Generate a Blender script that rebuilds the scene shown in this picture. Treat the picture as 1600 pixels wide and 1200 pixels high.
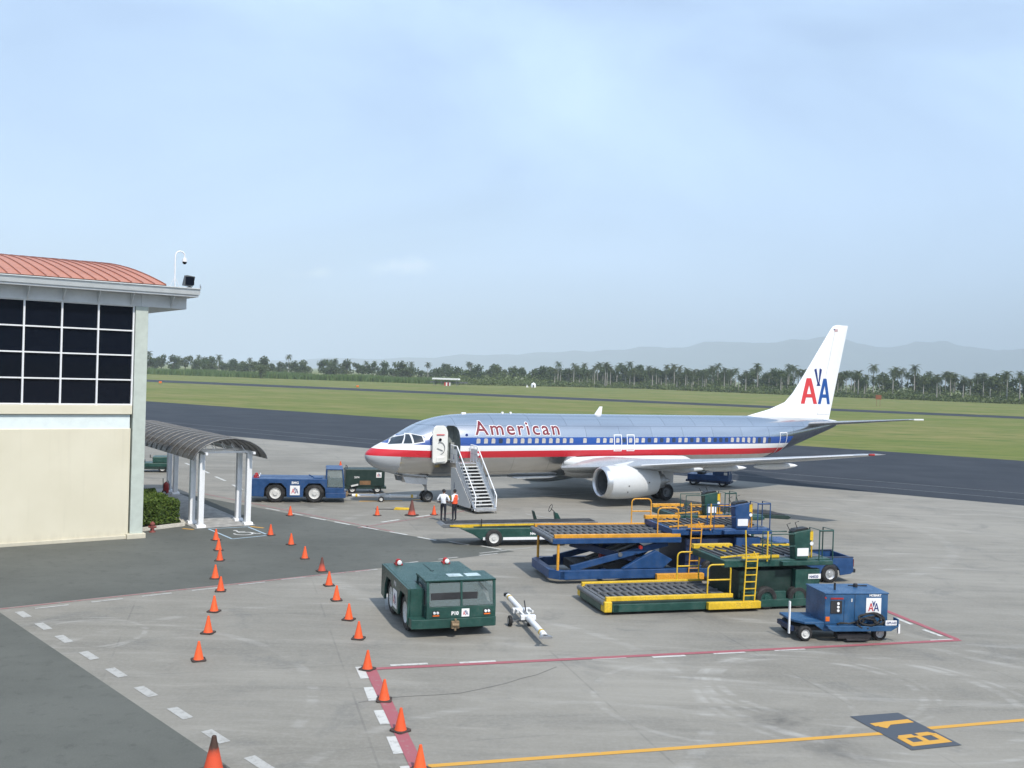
import bpy, bmesh, math, random
from mathutils import Vector, Matrix
R = math.radians
random.seed(7)
for o in list(bpy.data.objects): bpy.data.objects.remove(o)
sc = bpy.context.scene
COL = sc.collection

# ------------------------------------------------------------ camera
PITCH, ROLL = R(-0.6), R(1.8)
cam = bpy.data.cameras.new("camera"); co = bpy.data.objects.new("camera", cam); COL.objects.link(co)
fw = Vector((0, math.cos(PITCH), math.sin(PITCH))); rt = Vector((1, 0, 0)); up = rt.cross(fw)
r2 = rt * math.cos(ROLL) + up * math.sin(ROLL); u2 = up * math.cos(ROLL) - rt * math.sin(ROLL)
mw = Matrix((r2, u2, -fw)).transposed().to_4x4(); mw.translation = (0, 0, 8.0)
co.matrix_world = mw
cam.sensor_width = 36; cam.lens = 35.1; cam.clip_start = 0.1; cam.clip_end = 60000
sc.camera = co

# ------------------------------------------------------------ sky, sun, exposure
SUN = Vector((0.26, -0.48, 0.68)).normalized()
EL = math.asin(SUN.z); AZ = math.atan2(SUN.x, SUN.y)
w = bpy.data.worlds.new("World"); sc.world = w; w.use_nodes = True
nt = w.node_tree; nt.nodes.clear(); N = nt.nodes.new; L = nt.links.new
out = N('ShaderNodeOutputWorld'); bg = N('ShaderNodeBackground'); bg.inputs[1].default_value = 0.15
sky = N('ShaderNodeTexSky'); sky.sky_type = 'NISHITA'; sky.sun_disc = False
sky.sun_elevation = EL; sky.sun_rotation = AZ; sky.dust_density = 2.0; sky.air_density = 1.0; sky.ozone_density = 1.5
tc = N('ShaderNodeTexCoord')
mp = N('ShaderNodeMapping'); mp.inputs['Scale'].default_value = (1.0, 1.0, 2.4); mp.inputs['Rotation'].default_value = (0.25, 0.1, 0.3)
n1 = N('ShaderNodeTexNoise'); n1.inputs['Scale'].default_value = 1.7; n1.inputs['Detail'].default_value = 9; n1.inputs['Roughness'].default_value = .5; n1.inputs['Distortion'].default_value = .6
L(tc.outputs['Generated'], mp.inputs[0]); L(mp.outputs[0], n1.inputs[0])
rp = N('ShaderNodeMapRange'); rp.inputs[1].default_value = .33; rp.inputs[2].default_value = .72; rp.inputs[3].default_value = .30; rp.inputs[4].default_value = .82
L(n1.outputs[0], rp.inputs[0])
mx = N('ShaderNodeMixRGB'); mx.inputs[2].default_value = (6.0, 8.0, 10.9, 1)
L(rp.outputs[0], mx.inputs[0]); L(sky.outputs[0], mx.inputs[1])
last = mx
# two small faint cumulus low over the field
for (px, py, sx, sy, amt) in ((-0.113, 0.104, .046, .011, .85), (-0.201, 0.094, .026, .008, .6)):
    d = Vector((px, 1, py))
    mpp = N('ShaderNodeMapping'); mpp.vector_type = 'TEXTURE'
    mpp.inputs['Location'].default_value = d.normalized(); mpp.inputs['Scale'].default_value = (sx, 1, sy)
    mpp.inputs['Rotation'].default_value = (0, R(-6), 0)
    L(tc.outputs['Generated'], mpp.inputs[0])
    nn = N('ShaderNodeTexNoise'); nn.inputs['Scale'].default_value = 38; nn.inputs['Detail'].default_value = 5
    L(tc.outputs['Generated'], nn.inputs[0])
    ln = N('ShaderNodeVectorMath'); ln.operation = 'LENGTH'; L(mpp.outputs[0], ln.inputs[0])
    ad = N('ShaderNodeMath'); ad.operation = 'MULTIPLY_ADD'; ad.inputs[1].default_value = 2.2; L(nn.outputs[0], ad.inputs[0]); L(ln.outputs['Value'], ad.inputs[2])
    mr = N('ShaderNodeMapRange'); mr.interpolation_type = 'SMOOTHSTEP'
    mr.inputs[1].default_value = 1.0; mr.inputs[2].default_value = 2.2; mr.inputs[3].default_value = amt * .6; mr.inputs[4].default_value = 0
    L(ad.outputs[0], mr.inputs[0])
    m2 = N('ShaderNodeMixRGB'); m2.inputs[2].default_value = (8.6, 9.6, 10.8, 1); L(mr.outputs[0], m2.inputs[0]); L(last.outputs[0], m2.inputs[1]); last = m2
L(last.outputs[0], bg.inputs[0]); L(bg.outputs[0], out.inputs[0])

sl = bpy.data.lights.new("sun", 'SUN'); sl.energy = 4.6; sl.angle = R(0.8); sl.color = (1, .95, .87)
so = bpy.data.objects.new("sun", sl); COL.objects.link(so); so.rotation_euler = SUN.to_track_quat('Z', 'Y').to_euler(); so.location = (20, -20, 60)
sc.render.engine = 'CYCLES'
vs = sc.view_settings; vs.view_transform = 'Standard'; vs.look = 'None'; vs.exposure = 0.0; vs.gamma = 1.0; vs.use_curve_mapping = False
sc.cycles.volume_bounces = 0; sc.cycles.max_bounces = 8

# ------------------------------------------------------------ materials
def newmat(name):
    m = bpy.data.materials.new(name); m.use_nodes = True
    return m, m.node_tree, m.node_tree.nodes['Principled BSDF']
def sock(nt, v):
    return v
def mth(nt, op, a, b=None, c=None):
    n = nt.nodes.new('ShaderNodeMath'); n.operation = op
    for i, v in enumerate((a, b, c)):
        if v is None: continue
        if isinstance(v, (int, float)): n.inputs[i].default_value = v
        else: nt.links.new(v, n.inputs[i])
    return n.outputs[0]
def rng(nt, v, a, b, c=0., d=1., smooth=True):
    n = nt.nodes.new('ShaderNodeMapRange'); n.interpolation_type = 'SMOOTHSTEP' if smooth else 'LINEAR'
    nt.links.new(v, n.inputs[0])
    for i, k in enumerate((a, b, c, d)): n.inputs[i + 1].default_value = k
    return n.outputs[0]
def noise(nt, scale, detail=4, rough=.55, vec=None, dist=0., stretch=None, rot=0.):
    t = nt.nodes.new('ShaderNodeTexNoise'); t.inputs['Scale'].default_value = scale
    t.inputs['Detail'].default_value = detail; t.inputs['Roughness'].default_value = rough; t.inputs['Distortion'].default_value = dist
    if vec is None: vec = objco(nt)
    if stretch:
        m = nt.nodes.new('ShaderNodeMapping'); m.inputs['Scale'].default_value = stretch; m.inputs['Rotation'].default_value = (0, 0, rot)
        nt.links.new(vec, m.inputs[0]); vec = m.outputs[0]
    nt.links.new(vec, t.inputs['Vector'])
    return t.outputs['Fac']
def objco(nt):
    for n in nt.nodes:
        if n.type == 'TEX_COORD': return n.outputs['Object']
    return nt.nodes.new('ShaderNodeTexCoord').outputs['Object']
def mixc(nt, f, a, b, blend='MIX'):
    n = nt.nodes.new('ShaderNodeMixRGB'); n.blend_type = blend
    for i, v in enumerate((f, a, b)):
        if isinstance(v, (int, float)): n.inputs[i].default_value = v
        elif isinstance(v, tuple): n.inputs[i].default_value = (*v, 1) if len(v) == 3 else v
        else: nt.links.new(v, n.inputs[i])
    return n.outputs[0]
def bump(nt, b, h, strength=.3, dist=.02):
    n = nt.nodes.new('ShaderNodeBump'); n.inputs['Strength'].default_value = strength; n.inputs['Distance'].default_value = dist
    nt.links.new(h, n.inputs['Height']); nt.links.new(n.outputs[0], b.inputs['Normal'])
MATS = {}
def paint(name, col, rough=.45, metal=0., var=.25, scale=2.5, dirt=None, dirt_amt=.5, spec=.5):
    """painted or bare surface with uneven tone, grime and gloss"""
    if name in MATS: return MATS[name]
    m, nt, b = newmat(name)
    a = noise(nt, scale, 6, .6); f = noise(nt, scale * 9, 3)
    lo = tuple(c * (1 - var) for c in col); hi = tuple(min(1, c * (1 + var)) for c in col)
    c = mixc(nt, rng(nt, a, .3, .7), lo, hi)
    if dirt: c = mixc(nt, mth(nt, 'MULTIPLY', rng(nt, mth(nt, 'ADD', mth(nt, 'MULTIPLY', a, .6), mth(nt, 'MULTIPLY', f, .5)), .52, .72), dirt_amt), c, dirt)
    st = noise(nt, scale * 1.6, 5, .65, stretch=(3, 3, .35)); c = mixc(nt, mth(nt, 'MULTIPLY', rng(nt, st, .56, .74), .28 if dirt else 0.), c, tuple(min(1, k * .45 + .02) for k in col))
    sp = noise(nt, scale * 22, 2, .5); c = mixc(nt, mth(nt, 'MULTIPLY', rng(nt, sp, .66, .74), .5 if dirt else 0.), c, dirt or col)
    nt.links.new(c, b.inputs['Base Color'])
    nt.links.new(rng(nt, f, .25, .75, max(.05, rough - .12), min(1, rough + .15)), b.inputs['Roughness'])
    b.inputs['Metallic'].default_value = metal
    b.inputs['Specular IOR Level'].default_value = spec
    MATS[name] = m; return m
BLUE = paint('airport blue paint', (.011, .058, .175), .40, dirt=(.06, .075, .10), dirt_amt=.5)
GPUB = paint('faded blue paint', (.020, .088, .205), .42, dirt=(.08, .11, .14), dirt_amt=.5)
DBLUE = paint('dark blue steel', (.008, .022, .07), .5, dirt=(.05, .05, .05))
GREEN = paint('dark green paint', (.011, .062, .050), .40, dirt=(.07, .085, .075), dirt_amt=.5)
DGREEN = paint('deep green steel', (.008, .030, .024), .5, dirt=(.04, .04, .04))
ORANGE = paint('amber rail paint', (.70, .33, .025), .5, dirt=(.22, .12, .05), dirt_amt=.6)
YELLOW = paint('yellow rail paint', (.70, .46, .02), .5, dirt=(.25, .18, .06), dirt_amt=.6)
WHITE = paint('white paint', (.78, .79, .80), .4, var=.06, dirt=(.5, .5, .48), dirt_amt=.35)
OFFW = paint('off white paint', (.66, .67, .66), .45, var=.08, dirt=(.35, .34, .32), dirt_amt=.4)
RUBBER = paint('tyre rubber', (.017, .017, .018), .8, var=.4, dirt=(.07, .065, .06), dirt_amt=.6)
BLACK = paint('black plastic', (.015, .015, .016), .5)
STEEL = paint('galvanised steel', (.42, .43, .44), .4, .7, dirt=(.2, .18, .16))
GREYM = paint('grey steel', (.16, .17, .18), .5, .3, dirt=(.07, .06, .05))
DARKM = paint('greasy dark steel', (.035, .035, .038), .55, .3)
RIM = paint('white wheel rim', (.62, .62, .60), .5, dirt=(.2, .19, .17), dirt_amt=.7)
REDP = paint('red paint', (.34, .022, .02), .4)
ALU = paint('brushed aluminium', (.62, .63, .64), .38, .85, var=.1)
ORLENS = paint('amber lens', (.75, .16, .02), .25)
LENS = paint('clear lens', (.75, .77, .78), .12)
NAVY = paint('navy print', (.01, .03, .16), .5, var=.05)
DKRED = paint('red print', (.55, .02, .03), .5, var=.05)
PRINTW = paint('white print', (.80, .80, .80), .5, var=.04)
def glass(name, col, rough=.06):
    m, nt, b = newmat(name); b.inputs['Base Color'].default_value = (*col, 1); b.inputs['Roughness'].default_value = rough
    b.inputs['Specular IOR Level'].default_value = .8; MATS[name] = m; return m
DGLASS = glass('dark tinted glass', (.004, .006, .012), .03)
DGLASS.node_tree.nodes['Principled BSDF'].inputs['Specular IOR Level'].default_value = .12
CABGLASS, _nt, _b = newmat('cab glass with painted reflection')
_b.inputs['Base Color'].default_value = (.24, .30, .30, 1); _b.inputs['Roughness'].default_value = .04  # grey-teal base colour stands in for the reflection on the panes
_b.inputs['Alpha'].default_value = .50

# ------------------------------------------------------------ mesh helpers
class MB:
    def __init__(s): s.v = []; s.f = []
    def add(s, vs, fs):
        o = len(s.v); s.v += [tuple(p) for p in vs]; s.f += [tuple(i + o for i in q) for q in fs]; return s
    def box(s, x0, x1, y0, y1, z0, z1):
        return s.add([(x, y, z) for x in (x0, x1) for y in (y0, y1) for z in (z0, z1)],
                     [(0, 1, 3, 2), (4, 6, 7, 5), (0, 4, 5, 1), (2, 3, 7, 6), (0, 2, 6, 4), (1, 5, 7, 3)])
    def frame(s, p, q):
        d = (Vector(q) - Vector(p)).normalized(); a = Vector((0, 0, 1)) if abs(d.z) < .95 else Vector((0, 1, 0))
        u = a.cross(d).normalized(); return u, d.cross(u)
    def bar(s, p, q, w, h=None):
        h = h or w; p, q = Vector(p), Vector(q); u, v = s.frame(p, q); u = u * w / 2; v = v * h / 2
        return s.add([e + a * u + b * v for e in (p, q) for a, b in ((-1, -1), (1, -1), (1, 1), (-1, 1))],
                     [(0, 3, 2, 1), (4, 5, 6, 7), (0, 1, 5, 4), (1, 2, 6, 5), (2, 3, 7, 6), (3, 0, 4, 7)])
    def cyl(s, p, q, r0, r1=None, n=12):
        r1 = r0 if r1 is None else r1; p, q = Vector(p), Vector(q); u, v = s.frame(p, q)
        vs = [c + (u * math.cos(t) + v * math.sin(t)) * r for c, r in ((p, r0), (q, r1)) for t in [2 * math.pi * i / n for i in range(n)]]
        return s.add(vs, [(i, (i + 1) % n, n + (i + 1) % n, n + i) for i in range(n)] + [tuple(range(n))[::-1], tuple(range(n, 2 * n))])
    def tube(s, pts, r, n=8):
        pts = [Vector(p) for p in pts]; rings = []; fs = []; pu = None
        for i, p in enumerate(pts):
            a = pts[max(0, i - 1)]; b = pts[min(len(pts) - 1, i + 1)]; d = (b - a).normalized()
            if pu is None: pu, _ = s.frame(a, b)
            u = (pu - d * pu.dot(d)).normalized(); pu = u; v = d.cross(u)
            rr = r[i] if isinstance(r, (list, tuple)) else r
            rings += [p + (u * math.cos(t) + v * math.sin(t)) * rr for t in [2 * math.pi * k / n for k in range(n)]]
        for i in range(len(pts) - 1):
            fs += [(i * n + k, i * n + (k + 1) % n, (i + 1) * n + (k + 1) % n, (i + 1) * n + k) for k in range(n)]
        m = (len(pts) - 1) * n
        return s.add(rings, fs + [tuple(range(n))[::-1], tuple(range(m, m + n))])
    def prism(s, poly, a, b, plane='xz'):
        def P(u, v, t): return {'xz': (u, t, v), 'xy': (u, v, t), 'yz': (t, u, v)}[plane]
        n = len(poly)
        return s.add([P(u, v, t) for t in (a, b) for u, v in poly],
                     [tuple(range(n)), tuple(range(n, 2 * n))[::-1]] + [(i, (i + 1) % n, n + (i + 1) % n, n + i) for i in range(n)])
    def lathe(s, prof, org=(0, 0, 0), axis='z', n=20, closed=False):
        """prof: (t along axis, radius)"""
        O = Vector(org); E = {'x': (Vector((1, 0, 0)), Vector((0, 1, 0)), Vector((0, 0, 1))), 'y': (Vector((0, 1, 0)), Vector((1, 0, 0)), Vector((0, 0, 1))), 'z': (Vector((0, 0, 1)), Vector((1, 0, 0)), Vector((0, 1, 0)))}[axis]
        vs = [O + E[0] * t + (E[1] * math.cos(a) + E[2] * math.sin(a)) * max(r, 1e-4) for t, r in prof for a in [2 * math.pi * k / n for k in range(n)]]
        fs = [(i * n + k, i * n + (k + 1) % n, (i + 1) * n + (k + 1) % n, (i + 1) * n + k) for i in range(len(prof) - 1) for k in range(n)]
        if closed: fs += [tuple(range(n))[::-1], tuple(range((len(prof) - 1) * n, len(prof) * n))]
        return s.add(vs, fs)
    def quadgrid(s, c, nu=4, nv=2, fn=None):
        """bilinear patch from 4 corners, optional projection fn(point)"""
        a, b, d, e = [Vector(p) for p in c]; vs = []
        for j in range(nv + 1):
            for i in range(nu + 1):
                u, v = i / nu, j / nv; p = (a * (1 - u) + b * u) * (1 - v) + (e * (1 - u) + d * u) * v
                vs.append(fn(p) if fn else p)
        k = nu + 1
        return s.add(vs, [(j * k + i, j * k + i + 1, (j + 1) * k + i + 1, (j + 1) * k + i) for j in range(nv) for i in range(nu)])
    def mesh(s, name, smooth=False, fix=True):
        me = bpy.data.meshes.new(name); me.from_pydata(s.v, [], s.f)
        if fix:
            bm = bmesh.new(); bm.from_mesh(me); bmesh.ops.recalc_face_normals(bm, faces=bm.faces); bm.to_mesh(me); bm.free()
        if smooth:
            me.shade_smooth(); me.set_sharp_from_angle(angle=R(smooth if smooth is not True else 40))
        return me
    def build(s, name, mat, parent=None, smooth=False, bevel=0, fix=True, loc=None):
        me = s.mesh(name, smooth, fix); me.materials.append(mat)
        o = bpy.data.objects.new(name, me); COL.objects.link(o)
        if parent is not None: o.parent = parent
        if loc: o.location = loc
        if bevel:
            md = o.modifiers.new('bevel', 'BEVEL'); md.width = bevel; md.segments = 2; md.limit_method = 'ANGLE'; md.angle_limit = R(35)
        return o
def tag(o, label, cat, group=None):
    o['label'] = label; o['category'] = cat
    if group: o['group'] = group
    return o
def thing(name, label, cat, loc=(0, 0, 0), rz=0., group=None):
    o = bpy.data.objects.new(name, None); COL.objects.link(o); o.location = loc; o.rotation_euler = (0, 0, rz)
    o.empty_display_size = .3
    return tag(o, label, cat, group)
def copy_tree(o, parent=None):
    c = o.copy(); COL.objects.link(c); c.parent = parent
    for ch in o.children: copy_tree(ch, c)
    return c
def struct(o): o['kind'] = 'structure'; return o
def text_geo(s, size, off=0., sp=1.):
    cu = bpy.data.curves.new('t', 'FONT'); cu.body = s; cu.size = size; cu.offset = off; cu.resolution_u = 3; cu.align_x = 'LEFT'; cu.space_character = sp
    o = bpy.data.objects.new('t', cu); COL.objects.link(o); bpy.context.view_layer.update()
    me = bpy.data.meshes.new_from_object(o.evaluated_get(bpy.context.evaluated_depsgraph_get()))
    vs = [v.co.copy() for v in me.vertices]; fs = [tuple(p.vertices) for p in me.polygons]
    bpy.data.objects.remove(o); bpy.data.curves.remove(cu); bpy.data.meshes.remove(me)
    return vs, fs
def lettering(name, s, size, org, u, v, mat, parent, off=0., width=None):
    vs, fs = text_geo(s, size, off); u = Vector(u); v = Vector(v); O = Vector(org)
    k = 1
    if width: k = width / (max(p.x for p in vs) - min(p.x for p in vs))
    m = MB().add([O + u * p.x * k + v * p.y for p in vs], fs)
    return m.build(name, mat, parent, fix=False)
def a_logo(parent, org, u, v, s, n=None):
    """white square plate carrying the double-A mark, s metres wide"""
    O, u, v = Vector(org), Vector(u), Vector(v); n = u.cross(v).normalized()
    def P(a, b, k): return O + u * a * s + v * b * s + n * k
    pl = MB().add([P(a, b, k) for k in (0, .012) for a, b in ((0, 0), (1, 0), (1, 1), (0, 1))], [(3, 2, 1, 0), (4, 5, 6, 7), (0, 1, 5, 4), (1, 2, 6, 5), (2, 3, 7, 6), (3, 0, 4, 7)]).build('logo_plate', PRINTW, parent)
    def A(x0, x1, z0, z1, mat, nm):
        xm = (x0 + x1) / 2; t = (x1 - x0) * .2; m = MB()
        for q in (((x0, z0), (x0 + t, z0), (xm + t * .45, z1), (xm - t * .45, z1)), ((x1 - t, z0), (x1, z0), (xm + t * .45, z1), (xm - t * .45, z1)),
                  ((x0 + t, z0 + (z1 - z0) * .25), (x1 - t, z0 + (z1 - z0) * .25), (x1 - t * 1.4, z0 + (z1 - z0) * .40), (x0 + t * 1.4, z0 + (z1 - z0) * .40))):
            m.add([P(a, b, .016) for a, b in q], [(0, 1, 2, 3)])
        m.build(nm, mat, pl, fix=False)
    A(.14, .50, .18, .68, DKRED, 'red_letter'); A(.50, .86, .18, .68, NAVY, 'blue_letter')
    MB().add([P(a, b, .016) for a, b in ((.50, .42), (.56, .60), (.62, .84), (.54, .78), (.50, .66), (.46, .78), (.38, .84), (.44, .60))], [tuple(range(8))]).build('bird_emblem', NAVY, pl, fix=False)
    return pl
def wheel(parent, c, r, wd, axis='y', rim=RIM, name='wheel', out=None):
    """tyre with shoulder, dished rim and hub; axis across the vehicle"""
    t = MB().lathe([(-wd / 2, r * .58), (-wd / 2, r * .86), (-wd * .36, r * .98), (-wd * .2, r), (wd * .2, r), (wd * .36, r * .98), (wd / 2, r * .86), (wd / 2, r * .58)], c, axis, 28).build(name, RUBBER, parent, 35)
    MB().lathe([(-wd * .5, r * .60), (-wd * .42, r * .56), (-wd * .30, r * .48), (-wd * .30, r * .26), (-wd * .46, r * .22), (-wd * .46, 0)], c, axis, 24).lathe([(wd * .46, 0), (wd * .46, r * .22), (wd * .30, r * .26), (wd * .30, r * .48), (wd * .42, r * .56), (wd * .5, r * .60)], c, axis, 24).build('rim', rim, t, 30)
    return t
def arc(cx, cz, r, a0, a1, n=8): return [(cx + r * math.cos(R(a0 + (a1 - a0) * i / n)), cz + r * math.sin(R(a0 + (a1 - a0) * i / n))) for i in range(n + 1)]
def hoop(parent, p, q, h, r, mat, name='guard_hoop', mid=True):
    p, q = Vector(p), Vector(q); Z = Vector((0, 0, 1)); d = q - p; k = .16 / d.length
    pts = [p, p + Z * (h - .16)] + [p + d * k * (1 - math.cos(R(a))) + Z * (h - .16 + .16 * math.sin(R(a))) for a in (30, 60, 90)] + [q - d * k * (1 - math.cos(R(a))) + Z * (h - .16 + .16 * math.sin(R(a))) for a in (90, 60, 30)] + [q + Z * (h - .16), q]
    m = MB().tube(pts, r)
    if mid: m.tube([p + Z * h * .5, q + Z * h * .5], r)
    return m.build(name, mat, parent, 60)

# ------------------------------------------------------------ ground materials
def grass_mat():
    m, nt, b = newmat('mown grass')
    a = noise(nt, .018, 6, .6, stretch=(1, 2.2, 1), rot=.55); c = noise(nt, .11, 5, .65, stretch=(1, 2.5, 1), rot=.55); f = noise(nt, 1.4, 4, .7)
    col = mixc(nt, rng(nt, a, .38, .62), (.155, .180, .044), (.235, .212, .080))
    col = mixc(nt, rng(nt, c, .42, .68), col, (.098, .148, .030))
    col = mixc(nt, mth(nt, 'MULTIPLY', rng(nt, noise(nt, .05, 4, .6, stretch=(.5, 3, 1), rot=.5), .60, .74), .55), col, (.27, .235, .145))
    col = mixc(nt, mth(nt, 'MULTIPLY', f, .35), col, (.06, .08, .024))
    nt.links.new(col, b.inputs['Base Color']); b.inputs['Roughness'].default_value = .9; b.inputs['Specular IOR Level'].default_value = .15
    bump(nt, b, noise(nt, 5, 5, .7), .6, .06); return m
def asphalt_mat(name, c0, c1, streak=.25, sc_=.35):
    m, nt, b = newmat(name)
    a = noise(nt, .16, 9, .66); s = noise(nt, sc_, 9, .66, stretch=(.25, 2.2, 1), rot=.58); g = noise(nt, 26, 4, .7); g2 = noise(nt, 2.2, 8, .7)
    col = mixc(nt, rng(nt, a, .32, .68), c0, c1)
    col = mixc(nt, mth(nt, 'MULTIPLY', rng(nt, s, .5, .75), streak), col, tuple(x * 1.6 for x in c1))
    col = mixc(nt, mth(nt, 'MULTIPLY', rng(nt, g2, .52, .68), .40), col, tuple(x * .6 for x in c0))
    col = mixc(nt, mth(nt, 'MULTIPLY', rng(nt, g, .45, .8), .3), col, tuple(min(1, x * 1.7) for x in c1))
    nt.links.new(col, b.inputs['Base Color']); b.inputs['Roughness'].default_value = .85; b.inputs['Specular IOR Level'].default_value = .25
    bump(nt, b, g, .35, .008); return m
def concrete_mat():
    m, nt, b = newmat('weathered apron concrete')
    P = objco(nt)
    big = noise(nt, .055, 9, .66); mid = noise(nt, .42, 10, .68, dist=.6); st = noise(nt, .55, 11, .68, stretch=(.30, 2.0, 1), rot=R(-14), dist=.5); st2 = noise(nt, .8, 11, .68, stretch=(.28, 2.2, 1), rot=R(38), dist=.4); fine = noise(nt, 9, 7, .72); grit = noise(nt, 45, 3, .65)
    col = mixc(nt, rng(nt, big, .34, .66), (.188, .177, .150), (.276, .260, .224))
    col = mixc(nt, mth(nt, 'MULTIPLY', rng(nt, st, .50, .70), .42), col, (.345, .328, .288))
    col = mixc(nt, mth(nt, 'MULTIPLY', rng(nt, st2, .52, .74), .32), col, (.325, .312, .28))
    col = mixc(nt, mth(nt, 'MULTIPLY', rng(nt, st, .50, .30), .34), col, (.118, .114, .103))
    col = mixc(nt, mth(nt, 'MULTIPLY', rng(nt, mid, .52, .70), .50), col, (.13, .13, .122))
    col = mixc(nt, mth(nt, 'MULTIPLY', rng(nt, fine, .42, .68), .30), col, (.32, .31, .28))
    col = mixc(nt, mth(nt, 'MULTIPLY', rng(nt, grit, .52, .72), .30), col, (.105, .10, .09))
    # slab joints, faint
    mp = nt.nodes.new('ShaderNodeMapping'); mp.inputs['Rotation'].default_value = (0, 0, R(-15.5)); nt.links.new(P, mp.inputs[0])
    sp = nt.nodes.new('ShaderNodeSeparateXYZ'); nt.links.new(mp.outputs[0], sp.inputs[0])
    for ax in (0, 1):
        fr = mth(nt, 'ABSOLUTE', mth(nt, 'SUBTRACT', mth(nt, 'FRACT', mth(nt, 'DIVIDE', sp.outputs[ax], 6.0)), .5))
        j = mth(nt, 'MULTIPLY', mth(nt, 'LESS_THAN', fr, .0045), rng(nt, mid, .40, .6, .0, .28))
        col = mixc(nt, j, col, (.09, .088, .082))
    # scuffed tyre arcs, lighter rubbed bands with broken edges
    for cx, cy, r, wd, amt in ((8.3, 26.2, 2.6, .16, .5), (8.3, 26.2, 2.95, .10, .4), (9.2, 25.6, 3.9, .2, .5), (9.3, 25.4, 4.3, .12, .4), (5.5, 25.0, 3.2, .12, .3), (-12.2, 29.2, 1.6, .12, .45), (-12.6, 29.0, 2.0, .1, .35), (2.2, 18.0, 6.4, .22, .3), (-4.0, 25.0, 9.0, .25, .3), (-12, 23, 7.5, .2, .28), (20, 36, 8, .3, .4), (22, 37, 11, .25, .4), (16, 45, 14, .4, .35), (6, 55, 17, .4, .3), (14, 48, 23, .5, .3)):
        dv = nt.nodes.new('ShaderNodeVectorMath'); dv.operation = 'DISTANCE'; nt.links.new(P, dv.inputs[0]); dv.inputs[1].default_value = (cx, cy, 0)
        d = mth(nt, 'ABSOLUTE', mth(nt, 'SUBTRACT', dv.outputs['Value'], r))
        k = mth(nt, 'MULTIPLY', mth(nt, 'MULTIPLY', rng(nt, d, wd, wd * .3), rng(nt, st2, .42, .64)), amt * .85)
        col = mixc(nt, k, col, (.43, .42, .39))
    # oil stains where machines stand
    for cx, cy, r, amt in ((-1.6, 30.6, 1.6, .5), (6.9, 23.2, 1.5, .6), (7.6, 21.6, 1.2, .45), (10.4, 30.9, 1.8, .5), (6.4, 35, 3.5, .35), (14, 74, 5, .5), (2, 66, 5, .4), (17, 29.5, 2.0, .5), (-12, 58.5, 3, .35), (-5, 62, 3, .35)):
        dv = nt.nodes.new('ShaderNodeVectorMath'); dv.operation = 'DISTANCE'; nt.links.new(P, dv.inputs[0]); dv.inputs[1].default_value = (cx, cy, 0)
        k = mth(nt, 'MULTIPLY', mth(nt, 'MULTIPLY', rng(nt, dv.outputs['Value'], r, r * .2), rng(nt, mid, .38, .62)), amt)
        col = mixc(nt, k, col, (.075, .073, .068))
    nt.links.new(col, b.inputs['Base Color']); b.inputs['Roughness'].default_value = .8; b.inputs['Specular IOR Level'].default_value = .3
    bump(nt, b, fine, .25, .006); return m
def marking_mat(name, col, under, wear=.55):
    m, nt, b = newmat(name); a = noise(nt, 5.5, 6, .7); f = noise(nt, 40, 3, .7)
    k = rng(nt, mth(nt, 'ADD', mth(nt, 'MULTIPLY', a, .7), mth(nt, 'MULTIPLY', f, .3)), wear - .07, wear + .1)
    nt.links.new(mixc(nt, k, col, under), b.inputs['Base Color']); b.inputs['Roughness'].default_value = .75; return m
GRASS = grass_mat(); CONC = concrete_mat()
TAXI = asphalt_mat('dark taxiway asphalt', (.022, .027, .036), (.036, .042, .052), .15, .12)
ROADM = asphalt_mat('grey road asphalt', (.086, .090, .080), (.114, .118, .105), .14)
UNDER = (.265, .258, .236)
MW = marking_mat('worn white marking', (.52, .52, .49), UNDER, .56)
MWF = marking_mat('faded white marking', (.40, .395, .37), UNDER, .54)
MWT = marking_mat('faded white line', (.17, .175, .18), (.06, .064, .07), .5)
MR = marking_mat('worn red marking', (.32, .095, .11), UNDER, .61)
MRF = marking_mat('faded red marking', (.30, .13, .13), UNDER, .52)
MY = marking_mat('worn yellow marking', (.56, .30, .045), UNDER, .62)
MBL = marking_mat('pale blue marking', (.36, .47, .55), (.12, .125, .12), .62)
MPATCH = marking_mat('slate painted panel', (.060, .072, .090), UNDER, .74)

def sheet(name, poly, z, mat):
    o = MB().add([(x, y, z) for x, y in poly], [tuple(range(len(poly)))]).build(name, mat, fix=False)
    if o.data.polygons[0].normal.z < 0: o.data.flip_normals()
    return struct(o)
def ext(a, b, t0, t1):
    a, b = Vector(a), Vector(b); d = (b - a).normalized(); return tuple(a - d * t0), tuple(b + d * t1)
# ground to the horizon
g = MB(); n = 24
g.add([(0, 0, -.02)] + [(16500 * math.cos(2 * math.pi * i / n), 16500 * math.sin(2 * math.pi * i / n), -.02) for i in range(n)], [(0, 1 + i, 1 + (i + 1) % n) for i in range(n)])
struct(g.build('grass_field', GRASS, fix=False))
e0, e1 = ext((-27.9, 109.54), (35.58, 68.83), 260, 260)
f0, f1 = ext((-74.33, 203.77), (57.83, 112.21), 300, 260)
sheet('apron', [e0, (-300, 120), (-300, -230), (270, -230), e1], 0, CONC)
sheet('taxiway', [e0, e1, f1, f0], -.006, TAXI)
a0, a1 = ext((-167.36, 458.04), (151.96, 295.8), 900, 500); b0, b1 = ext((-148.78, 407.2), (140.34, 273.14), 900, 500)
sheet('runway', [b0, b1, a1, a0], -.006, TAXI)
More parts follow.
